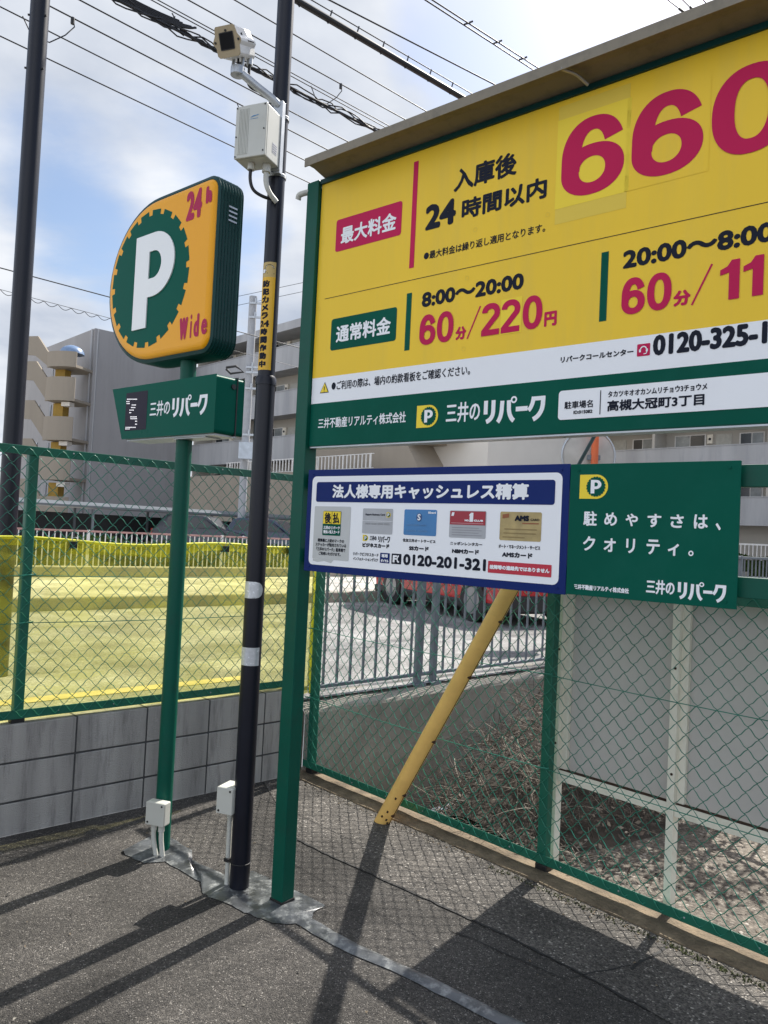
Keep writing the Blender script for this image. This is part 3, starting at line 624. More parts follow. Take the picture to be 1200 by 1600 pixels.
z8 = lambda x, y: S(480 + x * .35, 220 + y * .35); z2 = lambda x, y: S(480 + x * .6, y * .6); z9 = lambda x, y: S(860 + x / 3.529, 540 + y / 3.529)
B0 = .0195
a_l = z8(72, 600)[0] * 0 + .012; zy = S(800, 545)[1]; zy = (z8(35, 1045)[1] + S(1200, 508)[1]) / 2; zw = (z8(22, 1167)[1] + S(1200, 565)[1]) / 2
def flatbox(nm, a0, z0, a1, z1, b, m): mb = MB(); mb.flat(FS, [(a0, z0), (a1, z0), (a1, z1), (a0, z1)], b); return mb.build(nm, m, t, recalc=False)
flatbox('yellow_face', .004, zy, Aend - .004, Btop - .012, B0 - .001, M_yel)
mb = MB(); mb.box(FS, .002, Aend, .008, .0195, Btop - .014, Btop + .006); mb.build('top_trim', M_pdk, t)
flatbox('white_band', .004, zw, Aend - .004, zy, B0 - .001, M_wht)
flatbox('green_band', .004, Bbot + .004, Aend - .004, zw, B0 - .001, M_grn)
B1, B2, B3 = B0 - .002, B0 - .003, B0 - .004
for nm, m_, pts, tx, bl_, tr_ in (('red_badge', M_red, [(133, 352), (427, 272), (420, 422), (127, 497)], '最大料金', (152, 458), (402, 325)), ('green_badge', M_grn, [(110, 795), (402, 745), (398, 893), (105, 937)], '通常料金', (130, 898), (377, 790))):
    mb = MB(); quad(mb, z8, pts, B1, r=.012); o_ = mb.build(nm, m_, t, recalc=False)
    mb = MB(); Tpx(mb, z8, tx, bl_, tr_, B2, .0022, hz=78); mb.build('lettering', M_wht, o_, recalc=False)
mb = MB(); quad(mb, z8, [(480, 95), (500, 90), (477, 567), (455, 570)], B1); mb.build('red_divider', M_red, t, recalc=False)
for sp, pts in ((z8, [(447, 682), (470, 679), (457, 935), (435, 938)]), (z2, [(768, 658), (787, 655), (779, 836), (760, 838)])):
    mb = MB(); quad(mb, sp, pts, B1); mb.build('green_divider', M_grn, t, recalc=False)
mb = MB(); zl = z8(80, 707)[1]; mb.flat(FS, [(z8(80, 707)[0], zl - .0012), (Aend - .1, zl - .0012), (Aend - .1, zl + .0012), (z8(80, 707)[0], zl + .0012)], B1)
Tpx(mb, z8, '入庫後', (655, 224), (940, 55), B1, .003, hz=104); Tpx(mb, z8, '24', (527, 400), (668, 258), B1, 0.0062, hz=112); Tpx(mb, z8, '時間以内', (690, 348), (1073, 168), B1, .003, hz=94)
Tpx(mb, z8, '●最大料金は繰り返し適用となります。', (522, 527), (1065, 376), B1, 0.0006, hz=38)
Tpx(mb, z8, '8:00～20:00', (512, 745), (970, 592), B1, 0.0036, hz=70)
q0 = z8(512, 745); q1 = z8(970, 592); hh = (z8(741, 634)[1] - z8(741, 704)[1]); q1 = (q1[0], q0[1] + hh); q2 = z2(822, 702); text(mb, FS, '20:00～8:00', q2, (q2[0] + (q1[0] - q0[0]), q2[1] + (q1[1] - q0[1])), B1, .0036)
Tpx(mb, z8, '●ご利用の際は、場内の約款看板をご確認ください。', (110, 1110), (730, 1008), B1, 0.0006, hz=42)
Tpx(mb, z9, 'リパークコールセンター', (58, 92), (460, 20), B1, 0.0009, hz=34)
q = z2(900, 928); h = z2(900, 874)[1] - q[1]; text(mb, FS, '0120-325-1', q, (z2(1186, 850)[0] + .014, q[1] + h), B1, .0038)
Tpx(mb, z9, '駐車場名', (80, 348), (238, 303), B3, .0006, hz=42); Tpx(mb, z9, 'ID:015082', (130, 378), (235, 354), B3, .0006, hz=19)
qa = z9(280, 248); qb = z9(273, 380); mb.flat(FS, [(qb[0], qb[1]), (qb[0] + .003, qb[1]), (qb[0] + .003, qa[1]), (qb[0], qa[1])], B3)
Tpx(mb, z9, 'タカツキオオカンムリチョウ3チョウメ', (320, 283), (868, 213), B3, .0006, hz=36); Tpx(mb, z9, '高槻大冠町3丁目', (315, 366), (853, 265), B3, .0013, hz=63)
mb.build('dark_lettering', M_ink, t, recalc=False)
mb = MB(); qa = z9(50, 252); qb = z9(42, 412); mb.flat(FS, rrect(qa[0], qb[1], Aend - .12, qa[1], .012), B2); mb.build('name_plate', M_wht, t, recalc=False)
# price digits, each on its own swap plate
P6 = [(z2(665, 400)[0], S(913, 308)[1], z2(827, 400)[0], S(954, 173)[1]), (z2(848, 345)[0], S(1021, 277)[1], z2(1033, 340)[0], S(1073, 134)[1])]
P6[1] = (P6[1][0], (P6[0][1] + P6[1][1]) / 2, P6[1][2], (P6[0][3] + P6[1][3]) / 2); P6[0] = (P6[0][0], P6[1][1], P6[0][2], P6[1][3])
wd = (P6[0][2] - P6[0][0] + P6[1][2] - P6[1][0]) / 2; P6.append((z2(1055, 300)[0], P6[1][1], z2(1055, 300)[0] + wd, P6[1][3]))
for k, (a0, z0, a1, z1) in enumerate(P6):
    mb = MB(); mm = .022
    if k < 2:
        if k == 0: mb.flat(FS, [(a0 - .018, z0 - .075), (a1 + .012, z0 - .075), (a1 + .012, z1 + .07), (a0 - .018, z1 + .07)], B1 + .0004, 2)
        mb.flat(FS, [(a0 - .02, z0 - mm), (a1 + .018, z0 - mm), (a1 + .018, z1 + mm), (a0 - .02, z1 + mm)], B1, 0)
    digit(mb, FS, '66' [k] if k < 2 else '0', a0, z0, a1, z1, B2, 1); mb.build('price_digit', [M_yel2 if k == 0 else M_yel, M_red, M_yel3], t, recalc=False)
mb = MB()
zr = z8(578, 905)[1]; hr_ = z8(852, 722)[1] - z8(852, 866)[1]
def rate(x, ch): digit(mb, FS, ch, x, zr, x + rw, zr + hr_, B2, 0, .30, .18)
rw = z8(578, 840)[0] - z8(505, 840)[0]; ra = [z8(x, 820)[0] for x in (504, 581, 779, 866, 961)]; rw *= .97
for x, ch in zip(ra, '60220'): rate(x + .001, ch)
Tpx(mb, z8, '分', (662, 892), (713, 825), B1, .0028); Tpx(mb, z8, '円', (1058, 832), (1117, 757), B1, .0028); mb.ribbon(FS, [z8(715, 885), z8(775, 738)], .006, B1)
mb.build('rate_lettering', M_red, t, recalc=False); mb = MB()
d_ = z2(820, 770)[0] - ra[0]; zr = (zr + z2(885, 813)[1]) / 2
for x, ch in zip((ra[0], ra[1]), '60'): rate(x + d_, ch)
Tpx(mb, z2, '分', (953, 800), (1000, 752), B1, .0028); mb.ribbon(FS, [z2(1002, 795), z2(1055, 688)], .006, B1); rw *= .72
for x in (z2(1076, 720)[0], z2(1137, 700)[0]): rate(x, '1')
mb.build('rate_lettering', M_red, t, recalc=False)
mb = MB(); q0 = z8(862, 862); q1 = z8(962, 700); mb.flat(FS, [(q0[0], q0[1] - .005), (q1[0], q0[1] - .005), (q1[0], q1[1] + .005), (q0[0], q1[1] + .005)], B1); mb.build('digit_plate', M_yel2, t, recalc=False)
mb = MB()
for x, y in ((752, 398), (715, 613), (700, 930), (70, 455), (55, 750), (1075, 330)):
    a, z = z8(x, y); mb.strip(FS, ell(a, z, .0085, .0085, n=20), ell(a, z, .0070, .0070, n=20), B1, 0, True)
mb.build('screw_caps', M_yel3, t, recalc=False)
# warning triangle, call-centre mark, operator marks
mb = MB(); q = z8(58, 1128); q1 = z8(98, 1125); q2 = z8(81, 1077); mb.flat(FS, [q, (q1[0], q[1]), q2], B1, 0); g = ((q[0] + q1[0] + q2[0]) / 3, (2 * q[1] + q2[1]) / 3)
mb.flat(FS, [(g[0] + (p[0] - g[0]) * .82, g[1] + (p[1] - g[1]) * .82) for p in (q, (q1[0], q[1]), q2)], B2, 1); mb.flat(FS, [(g[0] - .0016, g[1] - .006), (g[0] + .0016, g[1] - .006), (g[0] + .0022, g[1] + .012), (g[0] - .0022, g[1] + .012)], B3, 0); mb.flat(FS, ell(g[0], g[1] - .010, .0017, .0017, n=10), B3, 0)
mb.build('warning_mark', [M_ink, M_yel2], t, recalc=False)
mb = MB(); a0, z0 = z9(478, 62); a1 = z9(550, 50)[0]; z1 = z0 + (z9(478, -5)[1] - z0); mb.flat(FS, rrect(a0, z0, a1, z1, .003), B1, 0); cx, cz, rr = (a0 + a1) / 2, z0 + (z1 - z0) * .52, (a1 - a0) * .27
mb.strip(FS, ell(cx, cz, rr, rr, -10, 190, 16), ell(cx, cz, rr * .7, rr * .7, -10, 190, 16), B2, 1); mb.flat(FS, rrect(cx - rr * 1.25, cz - rr * .7, cx - rr * .7, cz + .2 * rr, rr * .2), B2, 1); mb.flat(FS, rrect(cx + rr * .7, cz - rr * .7, cx + rr * 1.25, cz + .2 * rr, rr * .2), B2, 1)
mb.ribbon(FS, [(cx + rr, cz - .7 * rr), (cx + .8 * rr, cz - 1.15 * rr), (cx + .1 * rr, cz - 1.25 * rr)], rr * .25, B2, 1); mb.build('call_mark', [M_red, M_wht], t, recalc=False)
mb = MB(); q = z8(488, 1283); q1 = z8(588, 1176); logo(mb, FS, q[0], q[1], q1[0], q1[1], B1, 0, 1, 2); mb.build('operator_mark', [M_yel2, M_grn, M_wht], t, recalc=False)
mb = MB(); Tpx(mb, z8, '三井不動産リアルティ株式会社', (50, 1283), (443, 1213), B1, .0008, hz=48); mb.build('company_name', M_wht, t, recalc=False); mb = MB(); Tpx(mb, z8, '三井の', (620, 1260), (775, 1163), B1, .0014, hz=90); q = z8(788, 1204); h = (z8(930, 1150)[1] - z8(930, 1258)[1]) / 2; c_ = z8(926, 1202)[1]; repark(mb, FS, q[0], c_ - h, z8(1065, 1190)[0], c_ + h, B1, 0); mb.build('wordmark', M_wht, t, recalc=False)
# hood
hp = [(.02, 3.143), (-.055, 3.160), (-.085, 3.160), (-.105, 3.152), (-.107, 3.172), (-.02, 3.205), (.09, 3.225), (.09, 3.15), (.02, 3.1465)]
mb = MB(); n = len(hp); e0, e1 = S(479, 258, -.1)[0], Aend + .12
vs = [FS(a, b, z) for a in (e0, e1) for b, z in hp]; mb.add(vs, [(i, (i + 1) % n, n + (i + 1) % n, n + i) for i in range(n)] + [tuple(range(n)), tuple(range(2 * n - 1, n - 1, -1))])
mb.box(FS, e0, e1, -.112, -.107, 3.144, 3.180, 1); mb.build('hood', [M_hood, M_hood], t)
mb = MB(); q = S(878, 115, -.1)[0]; mb.tube(cur([FS(q, -.11, 3.15), FS(q + .03, -.06, 3.145), FS(q + .05, -.01, 3.128)]), .006, 6); mb.build('hood_bracket', M_gry, t)
mb = MB(); q = FS(-.04, .03, 3.115); mb.tube(cur([FS(.0, .02, 3.12), q, FS(-.10, -.01, 3.095), FS(-.115, -.01, 3.075)]), .013, 10); mb.build('conduit', M_ivory, t)
# ================================================================== THE TWO LOWER BOARDS
def plate(name, label, a0, a1, z0, z1, b, m, cat='sign'):
    t_ = thing(name, label, cat, FS(a0, 0, z0)); mb = MB(); mb.box(FS, a0, a1, b, b + .006, z0, z1); mb.build('plate', m, t_, bevel=.001)
    for a in (a0 + .03, a1 - .03):
        for z in (z0 + .02, z1 - .02): mb = MB(); mb.tube([FS(a, b, z), FS(a, b - .003, z)], .004, 8); mb.build('screw', m, t_)
    return t_
BB = .008; z5 = lambda x, y: S(460 + x / 5, 720 + y / 5, BB); z6 = lambda x, y: S(680 + x / 5, 720 + y / 5, BB)
bt = (S(482, 734, BB)[1] + S(891, 725, BB)[1]) / 2; bb_ = (S(475, 890, BB)[1] + S(884, 931, BB)[1]) / 2; ba0 = S(478.5, 812, BB)[0]; ba1 = S(887.5, 828, BB)[0]; ga1 = S(1154.5, 840, BB)[0]
t = plate('cashless_board', 'blue bordered board about cashless payment with five card pictures', ba0, ba1 - .001, bb_, bt, BB, M_nav)
Q1, Q2, Q3, Q4 = BB - .001, BB - .002, BB - .003, BB - .004
M_sil = mat('silver card print', (.40, .41, .43), .4, var=.06, scale=12); M_cblu = mat('blue card print', (.035, .19, .44), .35, var=.08, scale=8); M_gold = mat('gold card print', (.40, .30, .12), .4, var=.2, scale=25); M_stk = mat('grey sticker', (.52, .53, .52), .5, var=.04, scale=10)
mb = MB(); quad(mb, lambda x, y: (z5 if x < 700 else lambda X, Y: z6(X - 1000, Y))(x, y), [(147, 120), (2000, 95), (1960, 980), (110, 800)], Q1, r=.022); mb.build('white_field', M_wht, t, recalc=False)
zq = lambda x, y: z5(x, y) if x < 1000 else z6(x - 1000, y)
mb = MB(); quad(mb, zq, [(177, 165), (1942, 150), (1935, 348), (172, 318)], Q2, r=.010); o_ = mb.build('header_band', M_nav, t, recalc=False)
mb = MB(); Tpx(mb, zq, '法人様専用キャッシュレス精算', (298, 297), (1737, 183), Q3, 0.0026, hz=120); mb.build('lettering', M_wht, o_, recalc=False)
mb = MB(); quad(mb, z5, [(165, 355), (445, 358), (425, 775), (140, 770)], Q2, 0, r=.006)
q = z5(140, 790); mb.flat(FS, [(q[0] + .004, q[1] + .006), (q[0] + .03, q[1] + .002), (q[0] + .07, q[1] + .008), (q[0] + .11, q[1] + .001), (q[0] + .125, q[1] + .016), (q[0] + .004, q[1] + .014)], Q2 + .0004, 0)
quad(mb, z5, [(229, 392), (371, 394), (362, 587), (222, 581)], Q3, 1, r=.004); quad(mb, z5, [(232, 396), (368, 397), (364, 494), (229, 493)], Q4, 2)
Tpx(mb, z5, '後', (240, 488), (295, 405), Q4 - .001, .0015, 3); Tpx(mb, z5, '払', (304, 489), (360, 406), Q4 - .001, .0015, 3)
quad(mb, z5, [(298, 396), (301, 396), (299, 494), (296, 494)], Q4 - .0005, 3)
Tpx(mb, z5, '三井のリパーク', (232, 535), (360, 512), Q4, .0007, 4); Tpx(mb, z5, '後払い法人カード', (231, 567), (358, 544), Q4, .0007, 4)
Tpx(mb, z5, '精算機に上記のマークの', (185, 636), (392, 612), Q3, 0.0005, 3, hz=28); Tpx(mb, z5, 'ステッカーが貼付されている', (168, 670), (408, 646), Q3, 0.0005, 3, hz=28); Tpx(mb, z5, '「三井のリパーク」駐車場で', (174, 706), (402, 680), Q3, 0.0005, 3, hz=29); Tpx(mb, z5, 'ご利用いただけます。', (193, 738), (365, 716), Q3, 0.0005, 3, hz=27)
mb.build('deferred_payment_sticker', [M_stk, M_grn, M_yel2, M_ink, M_wht], t, recalc=False)
mb = MB(); a0, z0, a1, z1 = quad(mb, z5, [(540, 370), (775, 377), (765, 575), (530, 567)], Q2, 0, r=.005); w, h = a1 - a0, z1 - z0
mb.flat(FS, [(a0, z0 + .5 * h), (a1, z0 + .5 * h), (a1, z0 + .512 * h), (a0, z0 + .512 * h)], Q3, 2); text(mb, FS, 'Repark Business Card', (a0 + .1 * w, z0 + .70 * h), (a0 + .74 * w, z0 + .80 * h), Q3, .0004, 1)
logo(mb, FS, a0 + .80 * w, z0 + .66 * h, a0 + .93 * w, z0 + .86 * h, Q3, 3, 4, 2); text(mb, FS, '0000 0000 0000 0000', (a0 + .1 * w, z0 + .36 * h), (a0 + .9 * w, z0 + .43 * h), Q3, 0, 5)
mb.build('business_card_picture', [M_sil, M_ink, M_wht, M_yel2, M_grn, mat('grey print', (.25, .25, .26), .5)], t, recalc=False)
mb = MB(); a0, z0, a1, z1 = quad(mb, z5, [(862, 378), (1118, 385), (1108, 590), (855, 578)], Q2, 0, r=.006); w, h = a1 - a0, z1 - z0
mb.fan(FS, (a0 + .47 * w, z0 + .70 * h), ell(a0 + .47 * w, z0 + .70 * h, .085 * w, .16 * h, n=24), Q3, 2); text(mb, FS, 'S', (a0 + .425 * w, z0 + .58 * h), (a0 + .52 * w, z0 + .83 * h), Q4, .001, 1); text(mb, FS, 'SScard', (a0 + .74 * w, z0 + .85 * h), (a0 + .97 * w, z0 + .93 * h), Q3, .0006, 1)
text(mb, FS, '0000 0000 0000', (a0 + .1 * w, z0 + .36 * h), (a0 + .7 * w, z0 + .43 * h), Q3, 0, 3); text(mb, FS, '0000 0000', (a0 + .1 * w, z0 + .14 * h), (a0 + .74 * w, z0 + .20 * h), Q3, 0, 3)
mb.build('blue_card_picture', [M_cblu, M_wht, mat('dark blue print', (.02, .07, .2), .4), mat('pale blue print', (.12, .26, .46), .4)], t, recalc=False)
mb = MB(); a0, z0, a1, z1 = quad(mb, z6, [(120, 388), (405, 393), (392, 610), (107, 597)], Q2, 0, r=.005); w, h = a1 - a0, z1 - z0
mb.flat(FS, [(a0 + .015 * w, z0 + .48 * h), (a1 - .015 * w, z0 + .48 * h), (a1 - .015 * w, z1 - .02 * h), (a0 + .015 * w, z1 - .02 * h)], Q3, 1)
mb.flat(FS, [(a0 + .56 * w, z0 + .60 * h), (a0 + .66 * w, z0 + .60 * h), (a0 + .66 * w, z0 + .93 * h), (a0 + .60 * w, z0 + .93 * h), (a0 + .55 * w, z0 + .86 * h), (a0 + .55 * w, z0 + .81 * h), (a0 + .565 * w, z0 + .82 * h)], Q4, 2); text(mb, FS, 'NO.', (a0 + .43 * w, z0 + .61 * h), (a0 + .555 * w, z0 + .68 * h), Q4, .0008, 2); text(mb, FS, 'CLUB', (a0 + .68 * w, z0 + .61 * h), (a0 + .93 * w, z0 + .68 * h), Q4, .0008, 2)
mb.flat(FS, [(a0 + .05 * w, z0 + .80 * h), (a0 + .12 * w, z0 + .80 * h), (a0 + .14 * w, z0 + .93 * h), (a0 + .07 * w, z0 + .93 * h)], Q4, 2)
for k in range(4): mb.flat(FS, [(a0 + .08 * w, z0 + (.09 + .09 * k) * h), (a0 + (.82 if k % 2 else .9) * w, z0 + (.09 + .09 * k) * h), (a0 + (.82 if k % 2 else .9) * w, z0 + (.115 + .09 * k) * h), (a0 + .08 * w, z0 + (.115 + .09 * k) * h)], Q3, 3)
mb.flat(FS, [(a0 + .06 * w, z0 + .525 * h), (a0 + .94 * w, z0 + .525 * h), (a0 + .94 * w, z0 + .55 * h), (a0 + .06 * w, z0 + .55 * h)], Q4, 4)
mb.build('red_card_picture', [M_sil, mat('card red', (.36, .012, .03), .4), M_wht, mat('card grey print', (.27, .27, .29), .5), mat('card pink print', (.55, .25, .27), .5)], t, recalc=False)
mb = MB(); a0, z0, a1, z1 = quad(mb, z6, [(512, 395), (835, 405), (828, 635), (503, 618)], Q2, 0, r=.006); w, h = a1 - a0, z1 - z0
text(mb, FS, 'AMS', (a0 + .36 * w, z0 + .68 * h), (a0 + .71 * w, z0 + .88 * h), Q3, .0022, 1); text(mb, FS, 'CARD', (a0 + .74 * w, z0 + .70 * h), (a0 + .95 * w, z0 + .78 * h), Q3, .0004, 1); mb.flat(FS, [(a0 + .06 * w, z0 + .76 * h), (a0 + .22 * w, z0 + .80 * h), (a0 + .22 * w, z0 + .94 * h), (a0 + .06 * w, z0 + .90 * h)], Q3, 2)
for k, (x0, x1) in enumerate(((.08, .62), (.1, .88), (.12, .9))): mb.flat(FS, [(a0 + x0 * w, z0 + (.10 + .14 * k) * h), (a0 + x1 * w, z0 + (.10 + .14 * k) * h), (a0 + x1 * w, z0 + (.135 + .14 * k) * h), (a0 + x0 * w, z0 + (.135 + .14 * k) * h)], Q3, 3)
mb.flat(FS, [(a0 + .55 * w, z0 + .59 * h), (a0 + .94 * w, z0 + .59 * h), (a0 + .94 * w, z0 + .63 * h), (a0 + .55 * w, z0 + .63 * h)], Q3, 2)
mb.build('gold_card_picture', [M_gold, M_ink, mat('brown print', (.28, .09, .03), .5), mat('dark gold print', (.24, .17, .06), .5)], t, recalc=False)
mb = MB(); q = z5(535, 625); q1 = z5(579, 580); logo(mb, FS, q[0], q[1], q1[0], q1[1], Q2, 0, 1, 2); mb.build('operator_mark', [M_yel2, M_grn, M_wht], t, recalc=False)
mb = MB(); Tpx(mb, z5, '三井の', (590, 622), (645, 586), Q2, .0007); repark(mb, FS, *z5(655, 637), *z5(750, 594), Q2, 0); Tpx(mb, z5, 'ビジネスカード', (533, 676), (745, 648), Q2, 0.0014, hz=34)
Tpx(mb, z5, '住友三井オートサービス', (848, 636), (1105, 615), Q2, .0006, hz=27); Tpx(mb, z5, 'SSカード', (897, 700), (1053, 671), Q2, 0.0014, hz=36)
Tpx(mb, z6, 'ニッポンレンタカー', (118, 658), (370, 640), Q2, .0006, hz=28); Tpx(mb, z6, 'NBMカード', (133, 723), (345, 695), Q2, 0.0014, hz=38)
Tpx(mb, z6, 'オート・マネージメント・サービス', (497, 680), (823, 668), Q2, .0006, hz=31); Tpx(mb, z6, 'AMSカード', (523, 750), (762, 724), Q2, 0.0014, hz=42)
Tpx(mb, z5, 'リパークビジネスカード', (460, 738), (660, 724), Q2, .0005, hz=27); Tpx(mb, z5, 'インフォメーションデスク', (460, 774), (655, 764), Q2, .0005, hz=27)
Tpx(mb, zq, '0120-201-321', (850, 818), (1400, 775), Q2, 0.0028, hz=93)
a0, z0, a1, z1 = quad(mb, z5, [(762, 724), (838, 728), (836, 810), (760, 804)], Q2, 0, r=.002); w, h = a1 - a0, z1 - z0; mb.build('dark_lettering', M_ink, t, recalc=False)
mb = MB(); mb.flat(FS, [(a0 + .14 * w, z0 + .15 * h), (a0 + .34 * w, z0 + .15 * h), (a0 + .34 * w, z0 + .85 * h), (a0 + .14 * w, z0 + .85 * h)], Q3); mb.flat(FS, [(a0 + .34 * w, z0 + .65 * h), (a0 + .56 * w, z0 + .68 * h), (a0 + .56 * w, z0 + .85 * h), (a0 + .34 * w, z0 + .85 * h)], Q3)
mb.flat(FS, [(a0 + .34 * w, z0 + .42 * h), (a0 + .62 * w, z0 + .42 * h), (a0 + .62 * w, z0 + .58 * h), (a0 + .34 * w, z0 + .58 * h)], Q3); mb.strip(FS, ell(a0 + .72 * w, z0 + .5 * h, .18 * w, .36 * h, 75, 300, 14), ell(a0 + .74 * w, z0 + .5 * h, .09 * w, .2 * h, 75, 300, 14), Q3); mb.build('free_dial_mark', M_wht, t, recalc=False)
mb = MB(); quad(mb, z5, [(672, 718), (747, 722), (745, 802), (670, 797)], Q2, 0, r=.002); Tpx(mb, z5, '専用', (684, 755), (733, 730), Q3, .001, 1); Tpx(mb, z5, 'ダイヤル', (678, 792), (739, 771), Q3, .0008, 1); mb.build('dial_tag', [M_nav, M_wht], t, recalc=False)
mb = MB(); quad(mb, z6, [(415, 780), (912, 815), (908, 912), (413, 872)], Q2, 0, r=.002); Tpx(mb, z6, '故障等の連絡先ではありません', (428, 846), (897, 843), Q3, 0.001, 1, hz=36); mb.build('red_notice', [mat('notice red', (.50, .01, .035), .4), M_wht], t, recalc=False)
# slogan board
t = plate('slogan_board', 'green board with white Japanese slogan, right of the cashless board', ba1 + .001, ga1, bb_ + .003, bt - .002, BB, M_grn)
z7 = lambda x, y: S(880 + x / 3.75, 660 + y / 3.75, BB)
mb = MB(); q = z7(95, 447); q1 = z7(266, 305); logo(mb, FS, q[0], q[1], q1[0], q1[1], Q1, 0, 1, 2); mb.build('operator_mark', [M_yel2, M_grn, M_wht], t, recalc=False)
mb = MB()
for row, bx in (('駐めやすさは', [(118, 605, 200, 520), (240, 605, 318, 528), (365, 608, 440, 535), (493, 614, 577, 537), (627, 617, 708, 540), (765, 622, 850, 540)]), ('クオリティ', [(115, 750, 190, 668), (237, 757, 310, 680), (368, 765, 423, 682), (487, 772, 568, 688), (612, 780, 680, 712)])):
    for ch, (x0, y0, x1, y1) in zip(row, bx): text(mb, FS, ch, z7(x0, y0), z7(x1, y1), Q1, .0014)
text(mb, FS, '、', z7(893, 632), z7(925, 590), Q1, .0012); text(mb, FS, '。', z7(733, 783), z7(765, 752), Q1, .0008)
mb.build('slogan', M_wht, t, recalc=False); mb = MB(); Tpx(mb, z7, '三井不動産リアルティ株式会社', (63, 976), (387, 973), Q1, .0007, hz=31); mb.build('company_name', M_wht, t, recalc=False); mb = MB(); Tpx(mb, z7, '三井の', (485, 1002), (655, 930), Q1, .0013); repark(mb, FS, *z7(668, 1034), *z7(958, 954), Q1, 0); mb.build('wordmark', M_wht, t, recalc=False)
# ================================================================== THE P PYLON
PC = gz(252, 1329); pb = (PC - O).dot(bS); pa = (PC - O).dot(uS)
t = thing('parking_pylon', 'round-sided orange and green parking light box on a green pole', 'sign', PC)
mb = MB(); mb.tube([PC - ZUP * .05, PC + ZUP * 2.05], .0395, 28); mb.tube([PC + ZUP * 2.29, PC + ZUP * 2.44], .0395, 28); mb.build('pole', M_post, t)
fb, kb = pb - .078, pb + .072
SP = lambda x, y: S(x, y, fb)
aR = SP(345, 300)[0] - .002; aL = SP(170.5, 440)[0]; zT = (SP(336, 269)[1] + SP(240, 312)[1]) / 2; zB = (SP(334, 547)[1] + SP(240, 568)[1]) / 2
def dshape(ins, n=28):
    a0, a1, z0, z1 = aL + ins, aR - ins, zB + ins, zT - ins; h = (z1 - z0) / 2; r = max(.02, .085 - ins)
    out = [(a1 - r + r * math.cos(R(-90 + 90 * k / 8)), z0 + r + r * math.sin(R(-90 + 90 * k / 8))) for k in range(9)] + [(a1 - r + r * math.cos(R(90 * k / 8)), z1 - r + r * math.sin(R(90 * k / 8))) for k in range(9)]
    out += [(a0 + h * 1.0 + h * 1.0 * math.cos(R(90 + 180 * k / n)), (z0 + z1) / 2 + h * math.sin(R(90 + 180 * k / n))) for k in range(n + 1)]
    return out
mb = MB(); secs = [(fb + .004, .012), (fb, .020), (fb + .008, .002)]; nrib = 7
secs = [(fb + .002, .022), (fb, .018), (fb + .006, .003)] + [(fb + .012 + (kb - fb - .024) * k / (2 * nrib), .0 if k % 2 else .006) for k in range(2 * nrib + 1)] + [(kb - .006, .003), (kb, .018)]
vs = []; n = len(dshape(0))
for b, i_ in secs: vs += [FS(a, b, z) for a, z in dshape(i_)]
mb.add(vs, [(i * n + k, i * n + (k + 1) % n, (i + 1) * n + (k + 1) % n, (i + 1) * n + k) for i in range(len(secs) - 1) for k in range(n)], 0, False)
mb.add([FS(a, kb, z) for a, z in dshape(.018)], [tuple(range(n))]); box = mb.build('light_box', M_pdk, t)
mb = MB(); vs = []; fs = [(fb + .003, .022), (fb - .004, .026), (fb - .010, .038), (fb - .0115, .055)]
for b, i_ in fs: vs += [FS(a, b, z) for a, z in dshape(i_)]
mb.add(vs, [(i * n + k, i * n + (k + 1) % n, (i + 1) * n + (k + 1) % n, (i + 1) * n + k) for i in range(len(fs) - 1) for k in range(n)], 0, True); mb.add(vs[-n:], [tuple(range(n))], 0); face = mb.build('orange_face', M_org, box)
fq = fb - .0122; SQ = lambda x, y: S(x, y, fq)
gl, gr_, gt, gb = SQ(175.5, 455)[0], SQ(295.5, 420)[0], SQ(252, 323)[1], SQ(228, 543)[1]
mb = MB(); gear(mb, FS, ((gl + gr_) / 2, (gt + gb) / 2), (gr_ - gl) / 2, (gt - gb) / 2, fq, 0, 20); gearo = mb.build('gear_disc', M_pgrn, box, recalc=False)
mb = MB(); p0 = SQ(207, 517.5); p1 = SQ(274, 377); zt = SQ(211, 375)[1]; letter_p(mb, FS, p0[0], p0[1], SQ(274, 400)[0], zt, fq - .001, 0); o_ = mb.build('letter', M_pwh, box); sm = o_.modifiers.new('depth', 'SOLIDIFY'); sm.thickness = .010; sm.offset = 0
mb = MB(); sp5 = lambda x, y: SQ(160 + x / 5, 250 + y / 5)
for ch, bl_, tr_, bo in (('24', (650, 485), (787, 205), .0085), ('h', (806, 345), (862, 190), .0075), ('W', (595, 1415), (672, 1222), .0068), ('i', (680, 1392), (703, 1205), .0028), ('d', (708, 1385), (760, 1195), .0052), ('e', (768, 1368), (820, 1232), .0052)):
    text(mb, FS, ch, sp5(*bl_), sp5(*tr_), fq - .0003, bo)
    if ch in 'he': mb.build('red_lettering', M_mag, box, recalc=False); mb = MB()
mb = MB()
for k in range(4): mb.box(FS, aR - .002, aR + .0015, fb + .055, fb + .105, zT - .155 - .022 * k, zT - .147 - .022 * k)
mb.build('vent_slots', M_gry, box)
